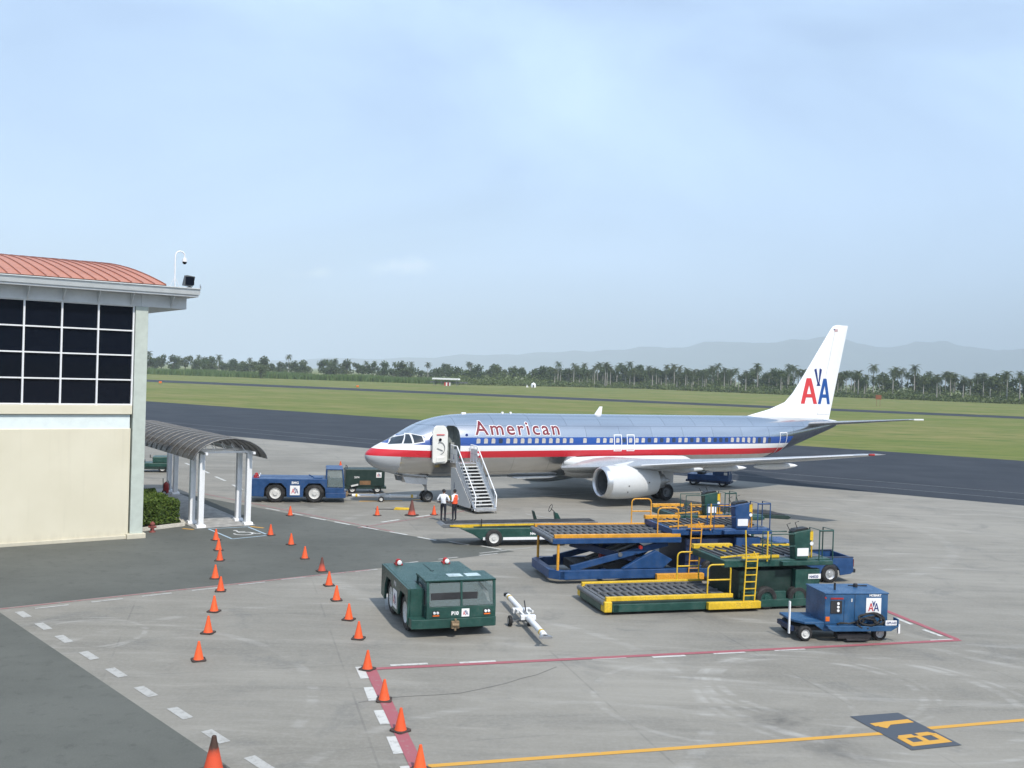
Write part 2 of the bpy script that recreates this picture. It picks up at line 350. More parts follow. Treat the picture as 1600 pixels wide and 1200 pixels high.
# service road wedge of asphalt between the building and the apron
sheet('service_road', [(-20.5, 61.6), (-14.92, 56.84), (-5.49, 48.75), (.35, 44.85), (-5.17, 40.08), (-16.25, 31.7), (-5.91, 20.35), (9, 4), (9, -20), (-60, -20), (-60, 61.6)], .004, ROADM)
def strip(m, a, b, wd, z):
    a, b = Vector((*a, z)), Vector((*b, z)); d = (b - a).normalized(); p = Vector((-d.y, d.x, 0)) * wd / 2
    m.add([a - p, b - p, b + p, a + p], [(0, 1, 2, 3)])
def lines(name, segs, wd, mat, z=.008):
    m = MB()
    for a, b in segs: strip(m, a, b, wd, z)
    return struct(m.build(name, mat, fix=False))
def dash(name, segs, wd, mat, z=.008):
    par = MB(); first = None
    for a, b in segs: strip(par, a, b, wd, z)
    return struct(par.build(name, mat, fix=False))
lines('red_line', [((-3.62, 26.52), (14.45, 31.55))], .20, MR, .0105)
lines('red_boundary_line', [((-3.50, 26.42), (-1.45, 19.3))], .30, MR, .012)
lines('red_end_line', [((14.38, 31.60), (13.45, 35.6)), ((13.45, 35.6), (12.6, 39.2))], .22, MR, .012)
ds = [(-3.05, 26.93), (-1.2, 27.37), (.63, 27.73), (2.5, 28.15), (4.27, 28.52), (6.13, 29.10), (8.05, 29.66), (9.85, 30.31), (11.69, 30.83), (13.45, 31.38)]
dash('white_dashes', [(p, (p[0] + .99, p[1] + .275)) for p in ds], .15, MW)
dash('boundary_dashes', [((-3.84, 26.72), (-3.54, 25.72)), ((-3.36, 25.02), (-3.09, 24.02)), ((-2.88, 23.35), (-2.60, 22.44)), ((-2.37, 21.7), (-2.10, 20.74)), ((-1.9, 20.1), (-1.65, 19.2))], .26, MW)
dash('end_dashes', [((13.46, 34.27), (13.67, 33.42)), ((13.78, 32.76), (14.05, 31.95))], .16, MW)
dg = [(-15.45, 30.95), (-14.21, 29.64), (-13.01, 28.35), (-11.65, 26.83), (-10.35, 25.42), (-9.07, 24.01), (-7.77, 22.59), (-6.55, 21.23), (-5.25, 19.84)]
dash('diagonal_dashes', [((x + .42 - .3, y + .15 + .33), (x + .42 + .3, y + .15 - .33)) for x, y in dg], .25, MWF)
lo_s = [(-15.03, 31.87), (-13.68, 32.95), (-12.39, 33.99), (-11.04, 35.09), (-9.71, 36.24), (-8.43, 37.35), (-7.16, 38.37), (-5.95, 39.25), (-4.5, 41.1), (-2.9, 42.4), (-1.2, 43.6)]
dash('road_edge_dashes', [(p, (p[0] + .80, p[1] + .62)) for p in lo_s], .13, MWF)
lines('road_edge_red', [((-16.2, 31.55), (-5.4, 39.75))], .12, MRF, .009)
up_s = [(-13.6, 56.0), (-12.0, 54.5), (-10.5, 53.1), (-9.0, 51.8), (-7.4, 50.5), (-5.8, 49.2), (-4.3, 47.9), (-2.7, 46.9), (-1.2, 46.0)]
dash('upper_road_dashes', [(p, (p[0] + .95, p[1] - .80)) for p in up_s], .16, MW, .012)
lines('upper_road_red', [((-19.4, 62.0), (-5.6, 49.25)), ((-7.5, 50.1), (-2.0, 58.2))], .14, MRF, .010)
dash('stand_dashes', [((-26, 80), (-24.6, 77.6)), ((-23.4, 75.5), (-22.0, 73.1)), ((-20.9, 71), (-19.5, 68.6)), ((-18.4, 66.5), (-17.1, 64.0)), ((-6.6, 52.2), (-5.8, 53.3)), ((-5.0, 54.4), (-4.2, 55.5))], .2, MW)
lines('faint_line', [((-4.9, 40.0), (-3.9, 33.2)), ((-1.2, 44.1), (1.6, 46.4)), ((1.0, 57), (4.5, 53.4)), ((-2.5, 62), (9, 71))], .16, marking_mat('ghost line', (.34, .335, .31), UNDER, .5))
lines('stand_yellow_line', [((-1.45, 20.13), (8.72, 22.84)), ((9.98, 23.29), (40, 32.3))], .165, MY, .008)
lines('nose_wheel_marks', [((-9.0, 60.2), (-6.5, 61.1)), ((-5.9, 61.6), (-5.0, 62.2))], .28, MY, .009)
lines('taxiway_edge_lines', [ext((21.12, 89.2), (34.19, 80.5), 180, 60), ext((19.25, 84.7), (32.14, 76.1), 180, 60)], .22, MWT, 0.002)
sheet('stand_number_panel', [(8.38, 23.94), (9.69, 24.33), (10.31, 22.25), (9.03, 21.84)], .012, MPATCH)
def ground_text(name, s, org, ur, size, mat, z, width):
    u = Vector((math.cos(ur), math.sin(ur), 0)); v = Vector((-math.sin(ur), math.cos(ur), 0))
    return struct(lettering(name, s, size, (org[0], org[1], z), u, v, mat, None, off=.07, width=width))
# letters read from the right: baseline on the right edge of the panel
def glyph(name, org, segs, z):
    m = MB(); O = Vector(org); gu = Vector((-.285, .958)); gv = Vector((-.945, -.327))     # gu: reading direction, gv: up
    for i, ((a, b), (c_, d_), wd) in enumerate(segs): p = O + gu * a + gv * b; q = O + gu * c_ + gv * d_; strip(m, p, q, wd, z + .0008 * i)
    return struct(m.build(name, MY, fix=False))
glyph('stand_letter_b', (10.17, 22.43), [((.09, 0), (.09, 1.10), .20), ((.10, .09), (.55, .09), .19), ((.10, .555), (.52, .555), .17), ((.10, 1.01), (.52, 1.01), .19), ((.56, .12), (.56, .50), .19), ((.53, .62), (.53, .98), .19), ((.48, .05), (.62, .16), .08), ((.46, 1.06), (.6, .95), .08)], .016)
glyph('stand_digit_one', (9.80, 23.66), [((.10, .0), (.10, .72), .22), ((.10, .70), (-.12, .98), .20), ((.10, .70), (.08, 1.12), .20)], .016)
m = MB(); cr = [(-3.44, 23.84), (-2.9, 24.22), (-2.27, 24.43), (-1.6, 24.6), (-1.03, 24.8), (-.7, 25.05), (-.41, 25.27), (.1, 25.7), (.5, 26.16), (.9, 26.5), (1.47, 27.29)]
for a, b in zip(cr, cr[1:]): strip(m, a, b, .022, .006)
struct(m.build('apron_crack', marking_mat('dark crack line', (.10, .098, .09), (.17, .165, .15), .55), fix=False))  # thin dark strip along the crack
# wheelchair bay
lines('wheelchair_bay_border', [((-14.5, 48.35), (-12.85, 49.35)), ((-12.85, 49.35), (-11.25, 47.05)), ((-11.25, 47.05), (-12.62, 45.75)), ((-12.62, 45.75), (-14.5, 48.35))], .10, MBL, .010)
WC = MB(); wo = Vector((-12.62, 47.55)); wu = Vector((.86, .51)) ; wv = Vector((-.55, .83))
def W2(a, b): p = wo + wu * a + wv * b; return (p.x, p.y)
pts = arc(-.05, -.25, .42, 160, 395, 14)
for a, b in zip(pts, pts[1:]): strip(WC, W2(*a), W2(*b), .10, .012)
for a, b in (((-.12, .55), (-.12, .05)), ((-.12, .05), (.34, .02)), ((.34, .02), (.50, -.5)), ((.50, -.5), (.72, -.46)), ((-.12, .32), (.22, .30))): strip(WC, W2(*a), W2(*b), .11, .014)
c = [W2(-.12 + .11 * math.cos(t * .785), .72 + .11 * math.sin(t * .785)) for t in range(8)]
WC.add([(x, y, .013) for x, y in c], [tuple(range(8))])
struct(WC.build('wheelchair_symbol', marking_mat('white symbol', (.62, .62, .6), (.12, .125, .12), .68), fix=False))
dash('bay_yellow_marks', [((-12.75, 49.45), (-12.0, 49.1)), ((-15.7, 48.2), (-15.1, 48.0))], .18, MY, .012)

def wall_mat():
    m, nt, b = newmat('cream render')
    a = noise(nt, .35, 4, .5); s = noise(nt, 1.3, 5, .6, stretch=(2.2, 2.2, .10)); 
    sp = nt.nodes.new('ShaderNodeSeparateXYZ'); nt.links.new(objco(nt), sp.inputs[0])
    c = mixc(nt, rng(nt, a, .3, .7), (.63, .59, .46), (.68, .64, .51))
    c = mixc(nt, mth(nt, 'MULTIPLY', rng(nt, s, .56, .74), .14), c, (.46, .43, .34))
    base = mth(nt, 'MULTIPLY', rng(nt, mth(nt, 'ADD', sp.outputs[2], mth(nt, 'MULTIPLY', s, .7)), .85, .30), .45)
    c = mixc(nt, base, c, (.36, .33, .27))      # splash-back grime along the foot
    nt.links.new(c, b.inputs['Base Color']); b.inputs['Roughness'].default_value = .85; b.inputs['Specular IOR Level'].default_value = .2
    bump(nt, b, noise(nt, 30, 3, .6), .12, .006); return m
# ------------------------------------------------------------ terminal building
CREAM = wall_mat()
PALE = paint('pale blue band', (.70, .77, .76), .6, var=.04)
COLM = paint('grey green column', (.47, .52, .47), .7, var=.06)
FASC = paint('white fascia', (.62, .64, .65), .5, var=.05)
ROOFM = paint('coral metal roofing', (.47, .185, .110), .5, var=.10, scale=.8, dirt=(.38, .17, .11), dirt_amt=.4)
BA = math.atan2(.581, .814)
B = thing('terminal_building', 'cream terminal building with coral vaulted roof and dark window grid', 'building', (-16.63, 45.41, 0), BA)
# local frame: x along facade to the right, y into the building
MB().box(-22, -.62, .02, 12, 0, 4.98).build('lower_wall', CREAM, B, bevel=.02)
MB().box(-22, -.66, .06, 12, 4.981, 5.60).build('pale_band', PALE, B)
MB().box(-22, -.60, -.06, 12, 5.62, 6.02).build('sill_ledge', CREAM, B, bevel=.02)
MB().box(-.56, 0, -.06, 12.2, 0, 10.5).build('corner_column', COLM, B, bevel=.02)
MB().box(-.72, .10, -.22, 12.3, 0, .22).box(-22, -.721, -.10, .018, 0, .16).build('plinth', CREAM, B, bevel=.015)
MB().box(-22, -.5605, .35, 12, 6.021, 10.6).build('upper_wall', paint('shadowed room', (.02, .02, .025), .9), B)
xs = [-.62 - 1.5 * i for i in range(15)]; zs = [6.06 + 1.11 * i for i in range(5)]
WG = thing('w', 'x', 'x'); bpy.data.objects.remove(WG)
pane = MB().box(.025, 1.475, -.006, .006, .025, 1.085).mesh('pane'); pane.materials.append(DGLASS)
for i in range(14):
    for j in range(4):
        o = bpy.data.objects.new('window_pane', pane); COL.objects.link(o); o.parent = B; o.location = (xs[i] - 1.5, .14, zs[j])
for x in xs: MB().box(x - .035, x + .035, .02, .22, 6.021, 10.5).build('mullion', WHITE, B)
for z in zs: MB().box(-22, -.58, .035, .21, z - .03, z + .03).build('transom', WHITE, B)
# beam under the eave with angled gusset panels, then gutter
MB().box(-22, 1.72, -.02, 12.3, 10.503, 11.06).build('eave_beam', FASC, B, bevel=.015)
MB().box(-.02 - .30, .12 - .30, -.06, -.021, 10.5, 11.06).build('downpipe', FASC, B)
for i in range(16):
    x = 1.0 - 1.42 * i - (.35 if i > 0 else 0)
    MB().prism([(-.62, 11.06), (-.021, 11.06), (-.021, 10.56), (-.12, 10.60)], x - .02, x + .02, 'yz').build('bracket', FASC, B)
MB().box(-22, 2.06, -.66, 12.5, 11.062, 11.16).build('soffit', FASC, B, bevel=.01)
MB().prism([(-.72, 11.162), (-.80, 11.42), (-.84, 11.42), (-.84, 11.46), (-.60, 11.46), (-.60, 11.162)], -22, 2.10, 'yz').build('gutter', paint('gutter metal', (.60, .63, .64), .4, var=.05), B)
MB().box(.7, 2.10, -.59, 12.5, 11.17, 11.44).build('gutter_end', FASC, B, bevel=.01)
# barrel vault, axis along the facade, arcs rising away from the gutter
def vz(d): t = (d - 20.) / 20.6; return 11.38 + 2.35 * (1 - t * t)
DS = [0, .6, 1.3, 2.1, 3, 4, 5.2, 6.6, 8.2, 10, 12, 14.5, 17, 20, 23, 27, 31, 36, 40]
rv = MB(); X0, X1 = -24, .62
rv.add([(x, -.55 + d, vz(d)) for x in (X0, X1) for d in DS] + [(x, -.55 + d, 11.3) for x in (X0, X1) for d in DS],
       [(i, i + 1, len(DS) + i + 1, len(DS) + i) for i in range(len(DS) - 1)] + [(len(DS) + i, len(DS) + i + 1, 3 * len(DS) + i + 1, 3 * len(DS) + i) for i in range(len(DS) - 1)])
roof = rv.build('vaulted_roof', ROOFM, B, 30)
seam = MB()
for a, b in zip(DS, DS[1:]): seam.bar((0, -.55 + a, vz(a) + .02), (0, -.55 + b, vz(b) + .02), .028, .06)
sm = seam.mesh('roof_seam'); sm.materials.append(paint('seam metal', (.34, .13, .085), .5, var=.1))
for i in range(46):
    o = bpy.data.objects.new('roof_seam', sm); COL.objects.link(o); o.parent = roof; o.location = (X1 - .02 - .50 * i, 0, 0)

# rooftop camera pole and floodlight stand on the gutter end
def bl(x, y, z): c, s = math.cos(BA), math.sin(BA); return (-16.63 + x * c - y * s, 45.41 + x * s + y * c, z)
t = thing('camera_pole', 'white hooked security camera pole standing on the roof edge', 'security camera', bl(1.05, -.35, 11.46), BA)
MB().tube([(0, 0, 0), (0, 0, 1.45)] + [(.22 - .22 * math.cos(R(a)), 0, 1.45 + .22 * math.sin(R(a))) for a in (30, 60, 90, 120, 150)] + [(.42, 0, 1.48), (.42, 0, 1.36)], .035).build('pole', WHITE, t, 60)
for k in range(3):
    a = R(120 * k + 20); MB().tube([(.26 * math.cos(a), .2 * math.sin(a), .0), (0, 0, .5)], .012).build('brace', WHITE, t)
MB().lathe([(1.38, .03), (1.36, .09), (1.26, .11), (1.20, .11)], (.42, 0, 0), n=16, closed=True).build('housing', WHITE, t, 40)
MB().lathe([(1.20, .10), (1.13, .085), (1.09, .04), (1.085, 0)], (.42, 0, 0), n=16).build('camera_dome', DGLASS, t, 60)
t = thing('roof_floodlight', 'dark grey box floodlight tilted on the roof edge', 'floodlight', bl(1.72, -.35, 11.46), BA)
MB().box(-.10, .10, -.08, .08, 0, .06).bar((0, 0, .05), (0, 0, .2), .06).build('bracket', GREYM, t)
MB().prism([(-.30, .12), (.12, .08), (.22, .55), (-.20, .60)], -.17, .17).build('lamp_housing', paint('slate housing', (.10, .115, .12), .5), t, bevel=.025)
MB().box(-.24, .16, -.19, -.172, .14, .52).build('lamp_glass', DGLASS, t)
MB().cyl((.50, 0, 0), (.50, 0, .22), .012).cyl((.55, 0.05, 0), (.55, .05, .16), .012).build('small_aerial', GREYM, t)

# ------------------------------------------------------------ covered walkway
ca = Vector((-.56, .83)); ca.normalize(); CANG = math.atan2(ca.y, ca.x)
W_ = thing('covered_walkway', 'walkway canopy with smoked translucent vault on white posts', 'canopy', (-14.04, 49.38, 0), CANG)
# local x runs back along the walkway, y to the left seen from the front is +
CONCP = paint('walkway concrete', (.34, .33, .31), .8)
postm = MB().box(-.13, .13, -.13, .13, .06, 3.62).mesh('post'); postm.materials.append(WHITE)
footm = MB().prism([(-.24, 0), (.24, 0), (.24, .05), (.15, .14), (-.15, .14), (-.24, .05)], -.22, .22).mesh('post_foot'); footm.materials.append(WHITE)
for x in (0, 1.45, 13.0, 14.4):
    for y in (-1.18, 1.18):
        p = bpy.data.objects.new('post', postm); COL.objects.link(p); p.parent = W_; p.location = (x, y, .0)
        md = p.modifiers.new('b', 'BEVEL'); md.width = .02; md.segments = 2
        f_ = bpy.data.objects.new('post_foot', footm); COL.objects.link(f_); f_.parent = p; f_.location = (0, 0, 0)
def arcp(y): t = y / 1.82; return 3.36 + 1.02 * (1 - t * t) ** .62 if abs(t) < 1 else 3.36
YS = [k * 1.82 / 1.95 for k in (-1.95, -1.9, -1.8, -1.6, -1.3, -1.0, -.6, -.2, .2, .6, 1.0, 1.3, 1.6, 1.8, 1.9, 1.95)]
SMOKE, snt, sb = newmat('smoked polycarbonate')
sb.inputs['Base Color'].default_value = (.075, .060, .042, 1); sb.inputs['Roughness'].default_value = .38; sb.inputs['Specular IOR Level'].default_value = .3; sb.inputs['Alpha'].default_value = .70; sb.inputs['Transmission Weight'].default_value = 0
XA = -.75; NR = 17; DX = .98
for i in range(NR - 1):
    x0, x1 = XA + DX * i + .03, XA + DX * (i + 1) - .03
    MB().add([(x, y, arcp(y) + k) for k in (0, .015) for x in (x0, x1) for y in YS],
             [(k * 2 * len(YS) + j, k * 2 * len(YS) + j + 1, k * 2 * len(YS) + len(YS) + j + 1, k * 2 * len(YS) + len(YS) + j) for k in (0, 1) for j in range(len(YS) - 1)]).build('roof_panel', SMOKE, W_, 60)
rib = MB().tube([(0, y, arcp(y) + .01) for y in YS], .035, 6).mesh('rib'); rib.materials.append(paint('grey frame', (.11, .11, .11), .5, .2))
for i in range(NR):
    o = bpy.data.objects.new('rib', rib); COL.objects.link(o); o.parent = W_; o.location = (XA + DX * i, 0, 0)
for s in (-1, 1): MB().box(XA, XA + DX * (NR - 1), s * 1.18 - .06, s * 1.18 + .06, 3.60, 3.72).build('eave_rail', WHITE, W_)
for x in (0, 1.45, 13.0, 14.4):
    m = MB().box(x - .05, x + .05, -1.18, 1.18, 3.625, 3.72)
    for k in range(5): m.bar((x, -1.0 + .5 * k, 3.68), (x, -1.0 + .5 * k + .25 * (1 if k % 2 else 1), 4.1 - .05 * abs(k - 2)), .03)
    m.build('truss', WHITE, W_)
struct(MB().add([(*(Vector((-14.04, 49.38)) + ca * a + Vector((ca.y, -ca.x)) * b), .010) for a, b in ((-.3, -1.5), (16, -1.5), (16, 1.5), (-.3, 1.5))], [(0, 1, 2, 3)]).build('walkway_floor', CONCP))
# planter: kerb + hedge
KERB = paint('pale kerb', (.55, .52, .45), .8, dirt=(.3, .28, .24))
kp = [(-17.45, 46.95), (-15.95, 49.05), (-16.3, 49.9), (-19.9, 55.2)]
m = MB()
for a, b in zip(kp, kp[1:]): m.bar((*a, .08), (*b, .08), .18, .16)
struct(m.build('planter_kerb', KERB))

# ------------------------------------------------------------ airliner (local: x aft of nose, y to its right, z up)
ST = [(0.0, 2.86, 2.84, .01, 2.85), (.05, 3.03, 2.64, .24, 2.84), (.2, 3.19, 2.45, .46, 2.85), (.5, 3.38, 2.22, .75, 2.88), (1.0, 3.63, 1.98, 1.03, 2.95), (1.6, 3.90, 1.80, 1.27, 3.05),
      (2.2, 4.25, 1.67, 1.45, 3.16), (2.9, 4.66, 1.57, 1.61, 3.28), (3.8, 5.02, 1.50, 1.74, 3.40), (5.0, 5.29, 1.46, 1.83, 3.52), (6.5, 5.42, 1.44, 1.875, 3.58), (8, 5.46, 1.44, 1.88, 3.60),
      (14, 5.46, 1.44, 1.88, 3.60), (20, 5.46, 1.44, 1.88, 3.60), (25, 5.46, 1.46, 1.88, 3.60), (27, 5.46, 1.60, 1.87, 3.65), (29, 5.46, 1.98, 1.80, 3.80), (31, 5.45, 2.50, 1.63, 4.02),
      (33, 5.43, 3.10, 1.35, 4.28), (35, 5.39, 3.72, 1.00, 4.55), (36.5, 5.34, 4.20, .72, 4.76), (37.5, 5.26, 4.52, .48, 4.90), (38.0, 5.16, 4.70, .28, 4.94), (38.15, 5.02, 4.85, .08, 4.94)]
def sec(x):
    x = min(max(x, 0), 38.15); i = max(k for k in range(len(ST) - 1) if ST[k][0] <= x or k == 0)
    p0, p1, p2, p3 = ST[max(0, i - 1)], ST[i], ST[i + 1], ST[min(len(ST) - 1, i + 2)]; h = p2[0] - p1[0]; t = (x - p1[0]) / h
    def H(k):
        m1 = (p2[k] - p0[k]) / (p2[0] - p0[0]) if p1 is not p0 else (p2[k] - p1[k]) / h
        m2 = (p3[k] - p1[k]) / (p3[0] - p1[0]) if p3 is not p2 else (p2[k] - p1[k]) / h
        return p1[k] * (2 * t**3 - 3 * t * t + 1) + m1 * h * (t**3 - 2 * t * t + t) + p2[k] * (3 * t * t - 2 * t**3) + m2 * h * (t**3 - t * t)
    return H(1), H(2), H(3), H(4)
def fy(x, z):
    zt, zb, hw, zc = sec(x); k = (z - zc) / ((zt - zc) if z > zc else (zc - zb)); return hw * math.sqrt(max(0, 1 - k * k))
def onskin(x, z, off=.012, side=-1):
    y = fy(x, z); p = Vector((x, side * y, z))
    dx = Vector((.05, side * (fy(x + .05, z) - y), 0)); dz = Vector((0, side * (fy(x, z + .04) - y), .04))
    n = dx.cross(dz).normalized(); n = n if n.y * side > 0 else -n
    return p + n * off
PLN = thing('airliner', 'silver twin jet airliner with red white and blue stripes parked on the apron', 'airplane', (-8.55, 59.02, 0), R(28.26))
def livery():
    m, nt, b = newmat('polished metal with stripes'); P = objco(nt)
    sp = nt.nodes.new('ShaderNodeSeparateXYZ'); nt.links.new(P, sp.inputs[0]); x, y, z0 = sp.outputs
    z = mth(nt, 'SUBTRACT', z0, rng(nt, x, 6, 0, 0, .10))
    def gt(a, b_): return mth(nt, 'GREATER_THAN', a, b_)
    def lt(a, b_): return mth(nt, 'LESS_THAN', a, b_)
    def AND(a, b_): return mth(nt, 'MULTIPLY', a, b_)
    diag = mth(nt, 'SUBTRACT', x, mth(nt, 'MULTIPLY', mth(nt, 'SUBTRACT', z0, 3.4), .75))
    xin = lt(diag, 32.0)
    red = AND(AND(gt(z, 2.82), lt(z, 3.23)), xin)
    wht = AND(AND(gt(z, 3.23), lt(z, 3.56)), xin)
    blu = AND(AND(AND(gt(z, 3.56), lt(z, 4.06)), xin), gt(x, .9))
    rad = AND(lt(x, 1.75), lt(z, 2.82)); nosew = AND(AND(gt(z, 3.56), lt(x, .9)), 1.0)
    mask = mth(nt, 'MINIMUM', mth(nt, 'ADD', mth(nt, 'ADD', red, wht), mth(nt, 'ADD', mth(nt, 'ADD', blu, rad), nosew)), 1.0)
    bk = nt.nodes.new('ShaderNodeTexBrick'); bk.inputs['Scale'].default_value = 1; bk.inputs['Brick Width'].default_value = 2.6; bk.inputs['Row Height'].default_value = .95; bk.inputs['Mortar Size'].default_value = .012
    bk.inputs['Color1'].default_value = (.74, .745, .75, 1); bk.inputs['Color2'].default_value = (.66, .67, .685, 1); bk.inputs['Mortar'].default_value = (.35, .36, .38, 1)
    cb = nt.nodes.new('ShaderNodeCombineXYZ'); nt.links.new(x, cb.inputs[0]); nt.links.new(z0, cb.inputs[1]); nt.links.new(cb.outputs[0], bk.inputs['Vector'])
    met = mixc(nt, mth(nt, 'MULTIPLY', noise(nt, .9, 5, .6, stretch=(.08, .3, .5)), .30), bk.outputs[0], (.54, .55, .57))
    c = mixc(nt, red, met, (.56, .022, .035)); c = mixc(nt, wht, c, (.80, .80, .80)); c = mixc(nt, blu, c, (.02, .075, .30)); c = mixc(nt, rad, c, (.48, .50, .52)); c = mixc(nt, nosew, c, (.7, .72, .75))
    c = mixc(nt, mth(nt, 'MULTIPLY', rng(nt, noise(nt, .9, 3, .5, stretch=(.15, .5, 1)), .5, .75), .10), c, (.20, .19, .18))
    nt.links.new(c, b.inputs['Base Color'])
    nt.links.new(mth(nt, 'SUBTRACT', 1.0, mask), b.inputs['Metallic'])
    nt.links.new(mth(nt, 'ADD', mth(nt, 'MULTIPLY', mask, .08), rng(nt, noise(nt, .8, 2, .5, stretch=(.12, .4, 1)), .3, .7, .15, .24)), b.inputs['Roughness'])
    return m
LIV = livery()
xsl = sorted(set([0, .02, .05, .1, .15, .2, .3, .4] + [.5 + .18 * i for i in range(34)] + [6.8 + .6 * i for i in range(33)] + [26.4 + .4 * i for i in range(29)] + [37.8, 38.0, 38.08, 38.15]))
NA = 56; fb = MB(); vs = []
for x in xsl:
    zt, zb, hw, zc = sec(x)
    for k in range(NA):
        a = 2 * math.pi * k / NA; cz = math.cos(a); vs.append((x, hw * math.sin(a), zc + cz * ((zt - zc) if cz > 0 else (zc - zb))))
fb.add(vs, [(i * NA + k, i * NA + (k + 1) % NA, (i + 1) * NA + (k + 1) % NA, (i + 1) * NA + k) for i in range(len(xsl) - 1) for k in range(NA)] + [tuple(range(NA))[::-1], tuple(range((len(xsl) - 1) * NA, len(xsl) * NA))])
fus = fb.build('fuselage', LIV, PLN)
INT = paint('cabin lining', (.22, .25, .24), .7)
# real forward door opening cut into the hull
cut = MB().prism([(4.48, 2.80), (4.56, 2.70), (5.26, 2.70), (5.34, 2.80), (5.34, 4.42), (5.25, 4.66), (5.10, 4.74), (4.72, 4.74), (4.57, 4.66), (4.48, 4.42)], -2.4, -.75).build('cutter', INT, PLN)
fus.data.materials.append(INT)
bm_ = fus.modifiers.new('door', 'BOOLEAN'); bm_.object = cut; bm_.operation = 'DIFFERENCE'; bm_.solver = 'EXACT'
try: bm_.material_mode = 'TRANSFER'
except Exception: pass
bpy.context.view_layer.update()
me = bpy.data.meshes.new_from_object(fus.evaluated_get(bpy.context.evaluated_depsgraph_get())); fus.modifiers.clear(); fus.data = me; bpy.data.objects.remove(cut)
me.shade_smooth(); me.set_sharp_from_angle(angle=R(35))
MB().box(4.50, 4.78, -1.1, -.80, 2.72, 4.2).box(5.08, 5.32, -1.0, -.78, 2.72, 3.7).build('galley_unit', paint('galley grey', (.30, .32, .31), .5), PLN)
# opened door hung against the hull ahead of the opening
CREAMD = paint('door lining', (.70, .70, .66), .5, var=.05)
dr = MB(); dp = [(a + .24, b) for a, b in [(3.22, 2.62), (3.34, 2.55), (4.02, 2.55), (4.14, 2.66), (4.16, 4.40), (4.06, 4.67), (3.92, 4.78), (3.46, 4.78), (3.30, 4.65), (3.20, 4.40)]]
def dskin(x, z, off): y = min(fy(x, max(2.6, min(z, 4.4))), 1.80); return (x, -(1.84 + .06 * (x - 3.2) - .09 * max(0, z - 4.0)) - off, z)
dr.add([dskin(x, z, o_) for o_ in (.05, .18) for x, z in dp], [tuple(range(10)), tuple(range(10, 20))[::-1]] + [(i, (i + 1) % 10, 10 + (i + 1) % 10, 10 + i) for i in range(10)])
door = dr.build('entry_door', CREAMD, PLN, bevel=.02)
MB().lathe([(0, .09), (.02, .09), (.03, .05)], (3.90, -2.09, 3.95), 'y', 14, True).build('door_window', DGLASS, door)
MB().tube([dskin(3.90 + .30 * math.cos(R(a)), 3.45 + .36 * math.sin(R(a)), .19) for a in range(-80, 130, 15)], .018, 6).tube([dskin(3.72, 3.45, .2), dskin(4.07, 3.30, .2)], .02, 6).build('door_handle', GREYM, door)
MB().add([dskin(a, b, .20) for a, b in ((3.67, 4.22), (4.17, 4.22), (4.17, 4.27), (3.67, 4.27))], [(0, 1, 2, 3)]).build('red_notice', DKRED, door)
MB().prism([(3.64, 2.60), (4.27, 2.64), (4.20, 2.95), (3.72, 2.92)], -2.13, -1.98).build('slide_pack', CREAMD, door, bevel=.03)
for z in (3.2, 4.2): MB().bar((4.38, -1.98, z), (4.50, -1.80, z), .07, .10).build('door_hinge', GREYM, door)
# cockpit glazing
def skinpoly(name, pts, mat, parent, off, fl=True):
    m = MB()
    if len(pts) == 4: m.quadgrid([(x, 0, z) for x, z in pts], 4, 4, lambda p: onskin(p.x, p.z, off))
    return m.build(name, mat, parent, 60, fix=False)
WS = glass('cockpit glass', (.02, .03, .04), .05); WSF = paint('window frame paint', (.68, .70, .72), .4, var=.05)
for side in (-1, 1):
    for nm, q in (('windshield', ((1.16, 3.58), (1.86, 3.66), (2.18, 4.12), (1.66, 3.96))), ('cockpit_window', ((1.94, 3.66), (2.42, 3.68), (2.42, 4.18), (2.26, 4.18))), ('cockpit_side_window', ((2.52, 3.70), (3.08, 3.80), (3.02, 4.10), (2.52, 4.20)))):
        cx = sum(p[0] for p in q) / 4; cz = sum(p[1] for p in q) / 4
        fr = [(cx + (a - cx) * 1.22 , cz + (b_ - cz) * 1.26) for a, b_ in q]
        f_ = MB().quadgrid([(a, 0, b_) for a, b_ in fr], 5, 5, lambda p: onskin(p.x, p.z, .010, side)).build('window_frame', WSF, PLN, 60)
        MB().quadgrid([(a, 0, b_) for a, b_ in q], 5, 5, lambda p: onskin(p.x, p.z, .022, side)).build('pane', WS, f_, 60)
# cabin windows
SHADE = paint('window shade', (.56, .53, .49), .5, var=.1); WGL = glass('cabin window glass', (.03, .05, .09), .1)
def winmesh(mat, nm):
    o = [(.13 * math.copysign(abs(math.cos(R(a))) ** .5, math.cos(R(a))), .20 * math.copysign(abs(math.sin(R(a))) ** .5, math.sin(R(a)))) for a in range(0, 360, 24)]
    m = MB().prism(o, -.012, .03).mesh(nm); m.materials.append(mat); return m
wa, wb = winmesh(SHADE, 'cabin_window'), winmesh(WGL, 'cabin_window')
gaps = (12.86 + .508, 14.4, )
i = 0; x = 6.52
rnd = random.Random(3)
dark_l = {9, 11, 13}
while x < 30.0:
    skip = abs(x - 13.63) < .2 or abs(x - 14.65) < .2
    if not skip:
        for side in (-1, 1):
            dark = rnd.random() < (.08 if x < 17 else (.8 if 20 < x < 25 else .45))
            o = bpy.data.objects.new('cabin_window', wb if dark else wa); COL.objects.link(o); o.parent = PLN
            p = onskin(x, 3.80, .004, side); o.location = p
            o.rotation_euler = (R(6) * (1 if side < 0 else -1), 0, 0)
    x += .508; i += 1
